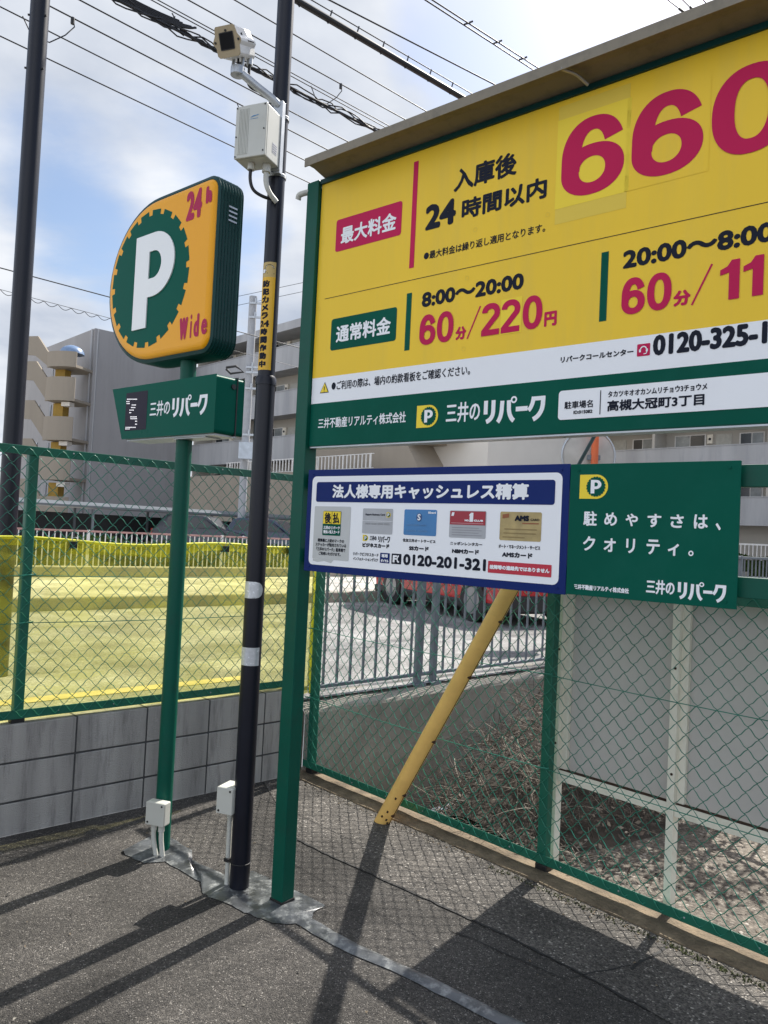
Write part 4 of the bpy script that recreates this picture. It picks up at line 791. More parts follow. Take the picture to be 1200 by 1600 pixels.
# lower display box
SL = lambda x, y: S(x, y, fb - .004)
q = [SL(176, 609), SL(338.5, 583), SL(334.5, 675), SL(190, 687)]; zt_ = (q[0][1] + q[1][1]) / 2; zb_ = (q[2][1] + q[3][1]) / 2; ar = (q[1][0] + q[2][0]) / 2
mb = MB(); f0, f1 = fb - .004, kb + .015; o1 = [(q[0][0], zt_), (ar, zt_), (ar, zb_), (q[3][0], zb_)]
mb.prism(FS, o1, f0, f1); disp = mb.build('display_box', M_pgrn, t, bevel=.018)
disp.modifiers['bevel'].segments = 4
mb = MB(); mb.box(FS, q[3][0] + .02, ar - .02, f0 + .02, f1 - .02, zb_ - .008, zb_ + .004); mb.box(FS, ar - .35, ar - .1, f0 + .03, f0 + .12, zb_ - .014, zb_ - .008); mb.build('base_tray', M_gry, disp)
mb = MB(); mb.prism(FS, [(q[0][0] + .03 - .003, zt_ + .003), (ar + .0035, zt_ + .003), (ar + .0035, zb_ - .003), (q[3][0] + .03, zb_ - .003)], f1 - .048, f1 - .042); mb.build('gasket', M_blk, disp)
mb = MB(); c = FS(ar + .001, f0 + .10, zt_ - .045); mb.tube([c, c + uS * .006], .013, 14); mb.build('light_sensor', M_blk, disp)
z2b = lambda x, y: S(160 + x / 5, 560 + y / 5, f0)
mb = MB(); quad(mb, z2b, [(178, 275), (352, 250), (345, 560), (185, 560)], f0 - .001, 0); mb.build('display_window', mat('display glass', (.012, .008, .022), .35, var=.2, spec=.12), disp, recalc=False)
mb = MB()
for x0, x1, y in ((195, 274, 320), (190, 216, 338), (192, 212, 354), (232, 266, 365), (226, 258, 385), (214, 244, 405), (212, 228, 425), (220, 270, 458), (222, 270, 472), (258, 268, 492), (258, 268, 515), (184, 264, 540), (182, 212, 552)):
    x = x0
    while x < x1: quad(mb, z2b, [(x, y - 4), (x + 5, y - 4.5), (x + 5, y + 2.5), (x, y + 3)], f0 - .0016, 0); x += 9
mb.build('lit_dots', emis('lit display dots', (1, .97, 1), .5), disp, recalc=False)
mb = MB(); Tpx(mb, z2b, '三井の', (370, 458), (533, 320), f0 - .001, .0014); repark(mb, FS, *z2b(540, 462), *z2b(826, 275), f0 - .001, 0); mb.build('wordmark', M_wht, disp, recalc=False)
mb = MB(); q = z2b(415, 560); q1 = z2b(552, 492); mb.flat(FS, [(q[0], q[1]), (q1[0], q[1]), (q1[0], q1[1]), (q[0] + .04, q1[1] - .005)], f0 - .0006)
# small white junction box low on the pole
def jbox(parent, c, u, bk, a0, a1, b0, b1, z0, z1, pipes, tie=None):
    fr = frame(c, u, bk); mb = MB(); mb.box(fr, a0, a1, b0, b1, z0, z1); o = mb.build('junction_box', M_ivory, parent, bevel=.006)
    mb = MB(); mb.box(fr, a0 + .001, a1 - .001, b0 - .004, b0 - .0002, z0 + .001, z1 - .001); mb.build('cover', M_ivory, o, bevel=.002)
    mb = MB()
    for a, z in ((a0 + .014, z0 + .014), (a1 - .014, z1 - .014)): mb.tube([fr(a, b0 - .004, z), fr(a, b0 - .006, z)], .005, 8)
    mb.build('screws', M_blk, o)
    for pts in pipes:
        mb = MB(); mb.tube(cur([fr(*p) for p in pts]), .0115, 12); mb.tube([fr(*pts[0]), fr(pts[0][0], pts[0][1], pts[0][2] - .03)], .015, 12); mb.tube([fr(*pts[-1]), fr(pts[-1][0], pts[-1][1], pts[-1][2] + .012)], .0145, 12, 1); mb.build('conduit', [M_ivory, M_blk], o)
uJ = (uS * .9 + Vector((.6, .1, 0))).normalized(); bJ = Vector((-uJ.y, uJ.x, 0))
jbox(t, PC, uJ, bJ, -.035, .070, -.092, -.042, .155, .265, [[(.0, -.07, .155), (.0, -.07, .09), (.012, -.068, .03), (.02, -.066, -.01)], [(.042, -.07, .155), (.044, -.07, .09), (.05, -.066, .03), (.054, -.062, -.01)]])
# ================================================================== THE CAMERA POLE
KC = gz(373.5, 1389)
t = thing('camera_pole', 'black pole carrying a security camera, white box and yellow warning strip', 'pole', KC)
zk = lambda x, y: up_at(x, y, KC).z
zst = zk(412, 592)
mb = MB(); mb.tube([KC - ZUP * .05, KC + ZUP * zst], .0435, 32); mb.tube([KC + ZUP * (zst - .03), KC + ZUP * zst, KC + ZUP * (zst + .012)], [.047, .047, .040], 32); mb.tube([KC + ZUP * zst, KC + ZUP * 5.6], .0385, 32); pole = mb.build('pole', M_black, t)
vd = Vector((-KC.x, -KC.y, 0)).normalized(); vr = Vector((-vd.y, vd.x, 0))           # towards the viewer's side, and its right
def cyl(r): return lambda a, b, z: KC + (vd * math.cos(a / .0385) + vr * math.sin(a / .0385)) * (r - b) + ZUP * z
CY = cyl(.0385)
zt1, zb1 = zk(418, 413), zk(411, 580)
def arcpatch(mb, fr, a0, a1, z0, z1, b, mi, n=14):
    vs = [fr(a0 + (a1 - a0) * k / n, b, z) for k in range(n + 1) for z in (z0, z1)]; mb.add(vs, [(2 * k, 2 * k + 2, 2 * k + 3, 2 * k + 1) for k in range(n)], mi, True)
mb = MB(); s0, s1 = .0385 * R(-100), .0385 * R(28); zi = zt1 - (zt1 - zb1) * .14; arcpatch(mb, CY, s0, s1, zb1, zi, -.0006, 0); arcpatch(mb, CY, s0, s1, zi, zt1, -.0006, 2)
hrow = (zi - .01 - zb1 - .01) / 11; cw = .0385 * R(-36)
for k, ch in enumerate(['防', '犯', 'カ', 'メ', 'ラ', '24', '時', '間', '作', '動', '中']):
    zc = zi - .012 - hrow * (k + .5); hw = .0185 if ch != '24' else .025
    text(mb, CY, ch, (cw - hw, zc - hrow * .43), (cw + hw, zc + hrow * .43), -.0011, .0026, 1)
zc = (zi + zt1) / 2; hw = .024                         # little drawing of a dome camera
mb.add([CY(a, -.0012, z) for a, z in ell(cw + .012, zc + .005, .021, .016, 0, 180, 14)], [tuple(range(15))], 3); mb.ribbon(CY, ell(cw + .012, zc + .005, .021, .016, 0, 180, 14), .0022, -.0016, 1)
mb.ribbon(CY, [(cw - .005, zc - .004), (cw + .034, zc + .010)], .005, -.0018, 3); mb.ribbon(CY, [(cw - .005, zc - .008), (cw + .034, zc + .006)], .0018, -.0019, 1); mb.ribbon(CY, [(cw + .004, zc - .017), (cw + .036, zc - .019)], .003, -.0018, 1)
mb.flat(CY, rrect(cw - .022, zc - .014, cw - .006, zc + .002, .003), -.0018, 3); mb.ribbon(CY, [(cw - .022, zc - .014), (cw - .022, zc + .002), (cw - .006, zc + .002), (cw - .006, zc - .014), (cw - .022, zc - .014)], .0018, -.002, 1)
mb.build('warning_strip', [mat('amber strip', (.74, .42, .012), .4, var=.05), M_ink, mat('faded amber strip', (.50, .36, .12), .45, var=.08), M_wht], t, recalc=False)
CYL = lambda a, b, z: KC + (vd * math.cos(a / .0435) + vr * math.sin(a / .0435)) * (.0435 - b) + ZUP * z
M_refl = mat('silver reflective tape', (.62, .64, .66), .25, .35, var=.12, scale=60)
mb = MB(); zc = zk(393, 921); c0 = .0435 * R(8); o = [(c0 - .062, zc - .037), (c0 - .004, zc - .037)] + [(c0 - .004 + .037 * math.cos(R(q)), zc + .037 * math.sin(R(q))) for q in range(-80, 81, 10)] + [(c0 - .004, zc + .037), (c0 - .062, zc + .037)]
cc_ = [(a, zc) for a, _ in o]; N_ = len(o); vs = []
rows = [(zc - .037 + .074 * k / 16) for k in range(17)]
for z in rows:
    hx = c0 - .004 + math.sqrt(max(0, .037 ** 2 - (z - zc) ** 2)); vs += [CYL(c0 - .066 + (hx - c0 + .066) * k / 12, -.0006, z) for k in range(13)]
mb.add(vs, [(i * 13 + k, i * 13 + k + 1, (i + 1) * 13 + k + 1, (i + 1) * 13 + k) for i in range(16) for k in range(12)], 0, True); mb.build('round_reflector', M_refl, t, recalc=False)
mb = MB(); arcpatch(mb, CYL, -.072, .038, zk(390, 1038), zk(390, 1010), -.0006, 0); mb.build('reflector_band', M_refl, t, recalc=False)
uB = Vector((.93, -.37, 0)).normalized(); bB = Vector((-uB.y, uB.x, 0)); FB = frame(KC, uB, bB)
jb_u = Vector((.86, .51, 0)).normalized() * 1.0; jb_b = Vector((-jb_u.y, jb_u.x, 0))
jbox(t, KC, uB, bB, -.105, -.022, -.055, .045, .335, .452, [[(-.066, .0, .335), (-.066, .0, .2), (-.064, .0, .05), (-.060, -.01, -.005)]])
mb = MB(); mb.tube([KC + ZUP * .12 + (vd * math.cos(q) + vr * math.sin(q)) * .0445 for q in [2 * math.pi * k / 32 for k in range(33)]], .0022, 6); mb.box(FB, -.075, -.05, -.02, .012, .113, .127); mb.build('cable_tie', M_blk, t)
# equipment box with its bracket and bands
SB = lambda x, y, b: (lambda q: ((q - KC).dot(uB), q.z))(pl(x, y, KC + bB * b, bB))
fbk = -.175
a0, zt0 = SB(372, 170, fbk); a1, zt1_ = SB(418.5, 161, fbk); zb0 = (SB(371, 250, fbk)[1] + SB(416, 243, fbk)[1]) / 2; zt0 = (zt0 + zt1_) / 2; a1 = (a1 + SB(416, 243, fbk)[0]) / 2
mb = MB(); mb.box(FB, a0, a1, fbk + .002, -.062, zb0, zt0); eb = mb.build('equipment_box', M_ivory, t, bevel=.004)
mb = MB(); mb.box(FB, a0 - .001, a1 + .001, fbk - .012, fbk, zb0 - .001, zt0 + .001); mb.build('lid', M_ivory, eb, bevel=.004)
mb = MB()
for k in range(7): x = a0 + .018 + .0075 * k; mb.box(FB, x, x + .0028, fbk - .0145, fbk - .0115, zb0 + .015, zt0 - .015)
mb.build('lid_ribs', M_ivory, eb)
mb = MB(); x = a1 - .055; zc = zt0 - .055; mb.flat(FB, [(x - .025, zc - .004), (x + .015, zc + .003), (x + .02, zc + .006), (x - .012, zc + .004)], fbk - .013); mb.flat(FB, [(x - .025, zc - .011), (x + .015, zc - .011), (x + .015, zc - .009), (x - .025, zc - .009)], fbk - .013); mb.build('blue_mark', mat('blue print', (.06, .22, .42), .4), eb, recalc=False)
mb = MB()
for a, z in ((a0 + .006, zt0 - .008), (a1 - .008, zt0 - .008), (a1 - .008, zb0 + .02), (a1 - .008, (zt0 + zb0) / 2), (a0 + .006, (zt0 + zb0) / 2 - .02), (a0 + .006, zb0 + .008)): mb.tube([FB(a, fbk - .012, z), FB(a, fbk - .015, z)], .0035, 8)
mb.build('lid_screws', M_blk, eb)
mb = MB(); mb.add([FB(a1 + .0008, -.125, zb0 + .04), FB(a1 + .0008, -.085, zb0 + .04), FB(a1 + .0008, -.085, zb0 + .085), FB(a1 + .0008, -.125, zb0 + .085)], [(0, 1, 2, 3)])
for k in range(4): mb.add([FB(a1 + .0014, -.122, zb0 + .046 + .01 * k), FB(a1 + .0014, -.088, zb0 + .046 + .01 * k), FB(a1 + .0014, -.088, zb0 + .048 + .01 * k), FB(a1 + .0014, -.122, zb0 + .048 + .01 * k)], [(0, 1, 2, 3)], 1)
mb.build('rating_label', [mat('label grey', (.45, .46, .5), .5), M_ink], eb, recalc=False)
mb = MB(); mb.box(FB, a0 + .11, a1 + .004, -.061, -.056, zb0 - .01, zt0 + .075); mb.box(FB, a1 - .03, a1 + .002, -.056, -.03, zb0 - .02, zt0 + .075); mb.build('back_plate', M_gry, t, bevel=.001)
for z in (zt0 + .025, zb0 - .012):
    mb = MB(); ring = [KC + ZUP * z + (uB * math.cos(q) + bB * math.sin(q)) * .0405 for q in [2 * math.pi * k / 28 for k in range(29)]]
    for dz in (-.005, 0, .005): mb.tube([p + ZUP * dz for p in ring], .003, 6)
    mb.build('steel_band', M_gry, t)
x = (a0 + a1) / 2 + .01
mb = MB(); mb.tube([FB(a0 + .055, -.13, zb0 + .005), FB(a0 + .055, -.13, zb0 - .03)], .016, 12, 1); mb.tube(cur([FB(a0 + .055, -.13, zb0), FB(a0 + .053, -.13, zb0 - .07), FB(a0 + .065, -.115, zb0 - .115), FB(a0 + .10, -.08, zb0 - .135), FB(a0 + .13, -.035, zb0 - .13)]), .0075, 10); mb.build('black_cable', [M_blk, M_ivory], eb)
mb = MB(); mb.tube([FB(a0 + .115, -.10, zb0 + .005), FB(a0 + .115, -.10, zb0 - .035)], .019, 12); mb.tube(cur([FB(a0 + .115, -.10, zb0 - .03), FB(a0 + .117, -.10, zb0 - .08), FB(a0 + .128, -.085, zb0 - .12), FB(a0 + .145, -.05, zb0 - .15)]), .0115, 12); mb.build('grey_conduit', M_ivory, eb)
# camera arm, housing
q0 = SB(372, 100, -.17); q1 = SB(420, 155, -.06)
armtop = FB(q0[0], -.17, q0[1] - .03)
mb = MB(); mb.tube([armtop + ZUP * .012, armtop - ZUP * .022], .031, 20); mb.tube(cur([armtop - ZUP * .01, FB(q0[0] + .02, -.16, q0[1] - .045), FB(q0[0] + .07, -.12, q0[1] - .085), FB(q0[0] + .125, -.075, q0[1] - .125), FB(q0[0] + .15, -.05, q0[1] - .15)]), .018, 12)
for s_ in (-1, 1): mb.tube([armtop + uB * .02 * s_, armtop + uB * .026 * s_ + ZUP * .03, armtop + uB * .022 * s_ + ZUP * .058], .0075, 10)
mb.tube([armtop + ZUP * .01, armtop + ZUP * .06], .005, 8, 1); mb.build('camera_arm', [M_gry, M_blk], t)
hc = armtop + ZUP * .055 - uB * .006
tilt = R(-25); hf = Vector((-.34, -.94, 0)).normalized(); hr = Vector((-hf.y, hf.x, 0)); hu = ZUP
hf2 = (hf * math.cos(tilt) + ZUP * math.sin(tilt)); hu2 = (ZUP * math.cos(tilt) - hf * math.sin(tilt))
HF = lambda a, b, z: hc + hr * (a * .80) - hf2 * (b * .85) + hu2 * (z * .78)
oc = [(-.055, .0), (.055, .0), (.067, .012), (.069, .052), (.082, .070), (.080, .084), (.062, .108), (.054, .142), (.046, .150), (-.058, .150), (-.064, .142), (-.068, .108), (-.083, .082), (-.083, .068), (-.069, .05), (-.067, .012)]
mb = MB(); mb.prism(HF, oc, -.075, .085); hs = mb.build('camera_housing', mat('white camera shell', (.72, .72, .70), .35, var=.04, scale=8), t, bevel=.003)
mb = MB(); mb.prism(HF, [(a * 1.03, (z - .075) * 1.03 + .075) for a, z in oc], -.082, -.0755); mb.build('face_plate', mat('beige face plate', (.40, .32, .20), .5, var=.05), hs, bevel=.002)
mb = MB(); mb.flat(HF, rrect(-.042, .035, .042, .118, .004), -.0835); M_cw = mat('camera glass', (.008, .008, .010), .4, var=.2, spec=.12); mb.build('camera_window', M_cw, hs, recalc=False)
mb = MB(); mb.ribbon(HF, rrect(-.042, .035, .042, .118, .004) + [rrect(-.042, .035, .042, .118, .004)[0]], .005, -.084)
for a, z in ((-.072, .076), (.071, .076), (0, .128)): mb.tube([HF(a, -.082, z), HF(a, -.086, z)], .005, 8)
mb.tube([HF(.0835, -.0, .077), HF(.0835, .06, .077)], .002, 6); mb.tube([HF(.064, -.03, .108), HF(.067, -.03, .108)], .006, 8); mb.build('housing_screws', M_blk, hs)
mb = MB(); cst = HF(.045, .06, .0); mb.tube([cst, cst - ZUP * .03], .014, 10, 1); mb.tube(cur([cst - ZUP * .02, cst - ZUP * .07, cst - ZUP * .13 + uB * .01, FB(q0[0] + .11, -.05, q0[1] - .105), FB(q0[0] + .14, -.02, q0[1] - .16)]), .0065, 10); mb.build('camera_cable', [M_blk, M_gry], hs)
# ================================================================== guy wire with its yellow guard
G0 = gz(597, 1284); gd = None
G1 = far(793, 928, 3.84); gdir = (G1 - G0).normalized()
t = thing('guy_wire', 'slanting yellow plastic guy wire guard at the foot of the mesh fence', 'guy wire', G0)
mb = MB(); L_ = 2.02; mb.tube([G0 - gdir * .02, G0 + gdir * L_], .0425, 28); gd = mb.build('guard', M_guard, t)
mb = MB(); mb.tube([G0 + gdir * .0, G0 + gdir * 5.5], .009, 8); mb.build('strand', M_pick, t)
sd_ = gdir.cross(Vector((0, 1, 0))).normalized(); fr_ = gdir.cross(sd_).normalized(); fr_ = fr_ if fr_.y < 0 else -fr_; sd_ = sd_ if sd_.x > 0 else -sd_
mb = MB()
off = (sd_ * math.cos(R(38)) + fr_ * math.sin(R(38))) * .0428; mb.tube([G0 + gdir * .03 + off, G0 + gdir * (L_ - .01) + off], .0022, 5)  # thin dark line running up the guard
for k in (.09, .24, .62, 1.05, 1.4): c = G0 + gdir * k + (sd_ * math.cos(R(45)) + fr_ * math.sin(R(45))) * .042; mb.tube([c - sd_ * .016 - gdir * .002, c + sd_ * .010], .0085, 8)
for q, k in ((80, .05), (100, .10), (120, .055), (60, .03), (95, .2)): c = G0 + gdir * k + (sd_ * math.cos(R(q)) + fr_ * math.sin(R(q))) * .041; mb.tube([c, c + gdir * .012], .006, 6)
mb.build('dark_line_clips', M_rust, gd)
# ================================================================== BEYOND: street, buildings
railing('pavement_railing', 'white picket railing on the far side of the street behind the yellow sheet', 'railing', frame(ST(-11.0, 0), uL, nL), -12, 30, 0, .5, 1.42, .11, .009, [-9 + 3 * k for k in range(13)], M_white, None, M_rail)
def hedge(label, o, u, bk, L_, D_, H_, z0, n, m, group=None, name='hedge'):
    rng = random.Random(int(L_ * 100)); fr = frame(o, u, bk); mb = MB()
    for i in range(n):
        a = rng.uniform(0, L_); b = rng.uniform(0, D_); z = z0 + H_ * rng.random() ** .7; f = 1 - .12 * math.sin(a * 2.3) * math.sin(a * .9); z = z0 + (z - z0) * f
        if rng.random() < .5:
            if rng.random() < .55: b = rng.uniform(0, .12) * (1 + math.sin(a * 7 + z * 9) * .4)
            else: z = z0 + H_ * f - rng.uniform(0, .08)
        c = fr(a, b, z); d1 = Vector((rng.gauss(0, 1), rng.gauss(0, 1), rng.gauss(0, 1))).normalized() * rng.uniform(.03, .075); d2 = d1.orthogonal().normalized() * d1.length * .6
        mb.add([c - d1, c + d2, c + d1, c - d2], [(0, 1, 2, 3)])
    core_ = []
    mb.box(fr, .05, L_ - .05, .08, D_ - .05, z0, z0 + H_ * .84); return tag(mb.build(name, m, recalc=False), label, 'hedge', group)
hedge('clipped green hedge behind the white pavement railing', ST(-11.9, -12, 0), uL, nL, 26, 1.2, .75, .45, 16000, M_hedge)
B_o = far(745, 700, 52); B_o.z = 0; B_h = far(1195, 885, 30); B_h.z = 0
hedge('dark clipped hedge in front of the far apartment block, right of the slogan board', Vector((far(1080, 885, 33).x, 33, 0)), Vector((1, 0, 0)), Vector((0, 1, 0)), 9, 1.2, 1.0, .45, 9000, M_hedge)
o_w = Vector((far(1090, 915, 20).x, 20, 0)); railing('roadside_railing', 'white picket railing with faded red top in front of the dark hedge', 'railing', frame(o_w, Vector((1, 0, 0)), Vector((0, 1, 0))), 0, 5, 0, .42, .93, .11, .022, [0.5, 2, 3.5], M_white, None, M_rail)
# bicycle shed
t = thing('bicycle_shed', 'low open bicycle shed with grey curved roof below the gable end', 'shed', ST(-26, 5, .4))
fsx = frame(ST(-24, 0), uL, nL)
mb = MB(); arc = [(k / 8 * 2.6, 2.05 + .28 * math.sin(math.pi * (.15 + .7 * k / 8))) for k in range(9)]
vs = [fsx(a, b, z) for a in (-16, 24) for b, z in arc] + [fsx(a, b, z - .07) for a in (-16, 24) for b, z in arc]
mb.add(vs, [(i, i + 1, 9 + i + 1, 9 + i) for i in range(8)] + [(18 + i, 27 + i, 27 + i + 1, 18 + i + 1) for i in range(8)] + [(0, 9, 27, 18)]); mb.build('roof', M_roofm, t)
for k in range(14): mb = MB(); mb.box(fsx, -15.5 + 3 * k, -15.42 + 3 * k, 2.0, 2.08, .4, 2.1); mb.box(fsx, -15.5 + 3 * k, -15.42 + 3 * k, .2, .28, .4, 2.05); mb.build('post', M_pick, t)
mb = MB(); mb.box(fsx, -16, 24, 2.5, 2.55, .4, 1.9); mb.build('back_panel', mat('dark shed panel', (.03, .033, .038), .6), t)
q = fsx; c = far(152, 828, 32)
t2 = thing('notice_sign', 'small white notice with red writing in front of the bicycle shed', 'sign', Vector((c.x, c.y, .4)))
uN = Vector((1, 0, 0)); fN = frame(Vector((c.x, c.y, 0)), uN, Vector((0, 1, 0))); mb = MB(); mb.box(fN, -.2, .2, 0, .03, 1.0, 1.75); mb.build('panel', M_wht, t2); mb = MB(); mb.box(fN, -.02, .02, .03, .06, .4, 1.75); mb.build('stake', M_gry, t2)
mb = MB()
for k in range(4): mb.flat(fN, [(-.14, 1.12 + .15 * k), (.14 - .06 * (k % 2), 1.12 + .15 * k), (.14 - .06 * (k % 2), 1.19 + .15 * k), (-.14, 1.19 + .15 * k)], -.002)
mb.build('red_writing', M_red, t2, recalc=False)
# ---- apartment blocks
def window(parent, fr, a0, a1, z0, z1, b, split=2, pane=None):
    mb = MB(); mb.box(fr, a0 - .05, a1 + .05, b - .03, b - .001, z0 - .05, z1 + .05); o = mb.build('window', M_white, parent)
    mb = MB(); w = (a1 - a0) / split
    for k in range(split): mb.box(fr, a0 + w * k + .03, a0 + w * (k + 1) - .03, b - .05, b - .031, z0, z1, (k + int(a0)) % 2)
    mb.build('pane', [M_win, M_pane], o)
def facade(t, fr, L_, top, floors, wall, unit=6.2, depth=9.0, d0=1.5, seed=1):
    rng = random.Random(seed)
    mb = MB(); mb.box(fr, 0, L_, d0, depth, .3, top); mb.build('wall', wall, t)
    mb = MB(); mb.box(fr, -.1, L_ + .1, -.15, depth + .2, top, top + .5); mb.build('roof_slab', M_par, t)
    for zf in floors:
        mb = MB(); mb.box(fr, 0, L_, -.001, d0, zf - .18, zf); mb.build('floor_slab', M_par, t)
        mb = MB(); mb.box(fr, 0, L_, -.05, .08, zf - .28, zf + 1.15); mb.box(fr, 0, L_, -.08, .11, zf + 1.15, zf + 1.2); mb.build('parapet', M_par, t)
        a = 0
        while a < L_ - 1:
            mb = MB(); mb.box(fr, a, a + .15, .1, d0, zf, zf + 2.5); mb.build('party_wall', wall, t)
            window(t, fr, a + .7, a + 2.4, zf + .75, zf + 2.0, d0, 2)
            mb = MB(); mb.box(fr, a + 3.0, a + 3.85, d0 - .03, d0 - .002, zf + .02, zf + 2.0); mb.build('door', mat('pale door paint', (.46, .45, .40), .5), t)
            window(t, fr, a + 4.3, a + 5.5, zf + 1.0, zf + 1.95, d0, 2)
            mb = MB(); mb.box(fr, a + 2.55, a + 2.85, d0 - .12, d0 - .01, zf + 1.5, zf + 2.0); mb.tube([fr(a + 2.7, d0 - .12, zf + 1.75), fr(a + 2.7, d0 - .16, zf + 1.75)], .07, 8, 1); mb.build('meter_box', [M_frame, M_blk], t)
            a += unit
A_in = Vector((-13.6, 53.4, 0)); Atop = 13.55
t = thing('apartment_block', 'grey apartment block with blank gable wall and long balconies, left of the price board', 'building', A_in)
fa = frame(A_in, uR, nR)
facade(t, fa, 15.3, Atop, [.6 + 2.72 * k for k in range(1, 5)], M_wallB, seed=3)
mb = MB(); q = [A_in, A_in - uL * 7.2, A_in - uL * 7.2 - uR * 14, A_in - uR * 14]; mb.plan(q, .3, Atop + .35); mb.build('gable_wall', M_wallA, t)
mb = MB(); g0 = A_in - uL * 7.15 - uR * .25; mb.tube([g0 - Vector((.1, .12, 0)) + ZUP * .4, g0 - Vector((.1, .12, 0)) + ZUP * (Atop + .3)], .06, 8); mb.tube([A_in - uL * 6.9 - nR * .1 + ZUP * .4, A_in - uL * 6.9 - nR * .1 + ZUP * (Atop + .3)], .05, 8); mb.build('drain_pipe', M_par, t)
# curved stair landings on the gable's left side
stc = far(101, 600, 47.5); stc.z = 0
uT = Vector((.97, -.24, 0)).normalized(); bT = Vector((-uT.y, uT.x, 0)); fT = frame(stc, uT, bT)
mb = MB(); mb.box(fT, -2.6, 1.3, 1.9, 2.1, .3, 1.2); mb.build('stair_base', M_beige, t)
def zfar(py, px=90): return far(px, py, 47).z
for k, (yt, yb, yl) in enumerate(((549, 573, 0), (589, 626, 566), (651, 688, 627), (712, 750, 690), (776, 815, 754))):
    z1, z0 = zfar(yt), zfar(yb); mb = MB(); out = []
    for q in range(15): a = -1.05 + 2.1 * q / 14; out.append((a, -.75 * math.sqrt(max(0, 1 - (a / 1.25) ** 2))))
    p_o = [fT(a, b, 0) for a, b in out]; p_i = [fT(a * .92, b + .14, 0) for a, b in out]; n = len(out)
    vs = [p + ZUP * z0 for p in p_o] + [p + ZUP * z1 for p in p_o] + [p + ZUP * z1 for p in p_i] + [p + ZUP * z0 for p in p_i]
    mb.add(vs, [(i, i + 1, n + i + 1, n + i) for i in range(n - 1)] + [(n + i, n + i + 1, 2 * n + i + 1, 2 * n + i) for i in range(n - 1)] + [(2 * n + i, 2 * n + i + 1, 3 * n + i + 1, 3 * n + i) for i in range(n - 1)] + [(3 * n + i, 3 * n + i + 1, i + 1, i) for i in range(n - 1)] + [(0, n, 2 * n, 3 * n), (n - 1, 2 * n - 1, 3 * n - 1, 4 * n - 1)])
    mb.plan([(p.x, p.y) for p in p_i] + [(fT(1.0, 1.9, 0).x, fT(1.0, 1.9, 0).y), (fT(-1.0, 1.9, 0).x, fT(-1.0, 1.9, 0).y)], z0 + .02, z0 + .18); mb.build('curved_landing', M_beige, t)
    mb = MB(); hh = (z1 - z0); mb.prism(fT, [(-1.06, z0 + .1), (-1.06, z1), (-1.9, z1 + 1.05), (-2.7, z1 + 1.05), (-2.7, z1 - .1), (-2.05, z1 - .15)], -.30, -.16); mb.build('stair_parapet', M_beige, t)
    if k: 
        mb = MB(); mb.box(fT, -.95, -.25, .3, .9, z1, z0 + 2.42); mb.build('stair_column', M_ylw, t)
        mb = MB(); mb.box(fT, .1, .7, -.35, .1, z0 + 2.15, z0 + 2.4); mb.build('landing_beam', M_lite, t)
        mb = MB(); z2_ = z1 + .05
        for x in (-2.55, -1.7, -1.0): mb.box(fT, x - .04, x + .04, 1.0, 1.08, z1, z0 + 2.45)
        mb.box(fT, -2.6, -.98, 1.0, 1.08, z1 + .05, z1 + .13); mb.build('stair_window_frame', M_gry, t)
mb = MB(); dz = zfar(549); vs = []
for i in range(6):
    th = R(90 * i / 5); vs += [fT(.25 + .75 * math.cos(th) * math.cos(R(q * 30)), .2 + .75 * math.cos(th) * math.sin(R(q * 30)), dz + .55 * math.sin(th)) for q in range(12)]
mb.add(vs, [(i * 12 + q, i * 12 + (q + 1) % 12, (i + 1) * 12 + (q + 1) % 12, (i + 1) * 12 + q) for i in range(5) for q in range(12)], 0, True); mb.build('skylight_dome', M_dome, t)
# beige stair block between the two facades
t = thing('stair_block', 'beige stair block with slanting parapet seen between the two signs', 'building', fa(20, -1, 0))
zat = lambda px, py: far(px, py, 40).z
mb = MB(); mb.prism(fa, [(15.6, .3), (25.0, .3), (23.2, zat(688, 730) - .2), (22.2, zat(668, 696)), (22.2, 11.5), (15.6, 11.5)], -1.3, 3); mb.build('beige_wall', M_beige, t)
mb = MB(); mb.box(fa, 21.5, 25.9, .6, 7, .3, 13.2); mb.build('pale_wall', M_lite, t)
mb = MB(); mb.box(fa, 22.25, 24.6, -1.2, .55, zat(700, 700) - .05, zat(700, 694)); mb.box(fa, 22.25, 23.4, -1.2, .55, zat(690, 705) - .1, zat(700, 700) - .06); mb.build('stair_slab', M_beige, t)
railing('ledge_railing', 'white picket railing on the low roof in front of the beige stair block', 'railing', frame(A_in, uR, nR), 8.5, 21.5, -2.4, zat(560, 742), zat(560, 719), .28, .025, [9 + 2.05 * k for k in range(7)], M_white)
mb = MB(); mb.box(fa, 5, 22, -3, -1.32, .3, zat(560, 742) - .03); o_ = tag(mb.build('entrance_wing', M_beige), 'low beige entrance wing below the white ledge railing', 'building')
# right block
Bo = Vector((6.3, 52, 0)); fb_ = frame(Bo, uR, nR)
t = thing('apartment_block', 'pale apartment block with stained balcony parapets, showing right of the slogan board', 'building', Bo)
facade(t, fb_, 34, 13.6, [.55 + 2.72 * k for k in range(1, 5)], M_wallB, seed=8)
mb = MB()
for k in range(150): mb.box(fb_, .3 + k * .2, .34 + k * .2, -.06, -.02, .75, 2.0)
mb.box(fb_, 0, 34, -.07, -.01, 2.0, 2.08); mb.build('ground_floor_grille', M_white, t)
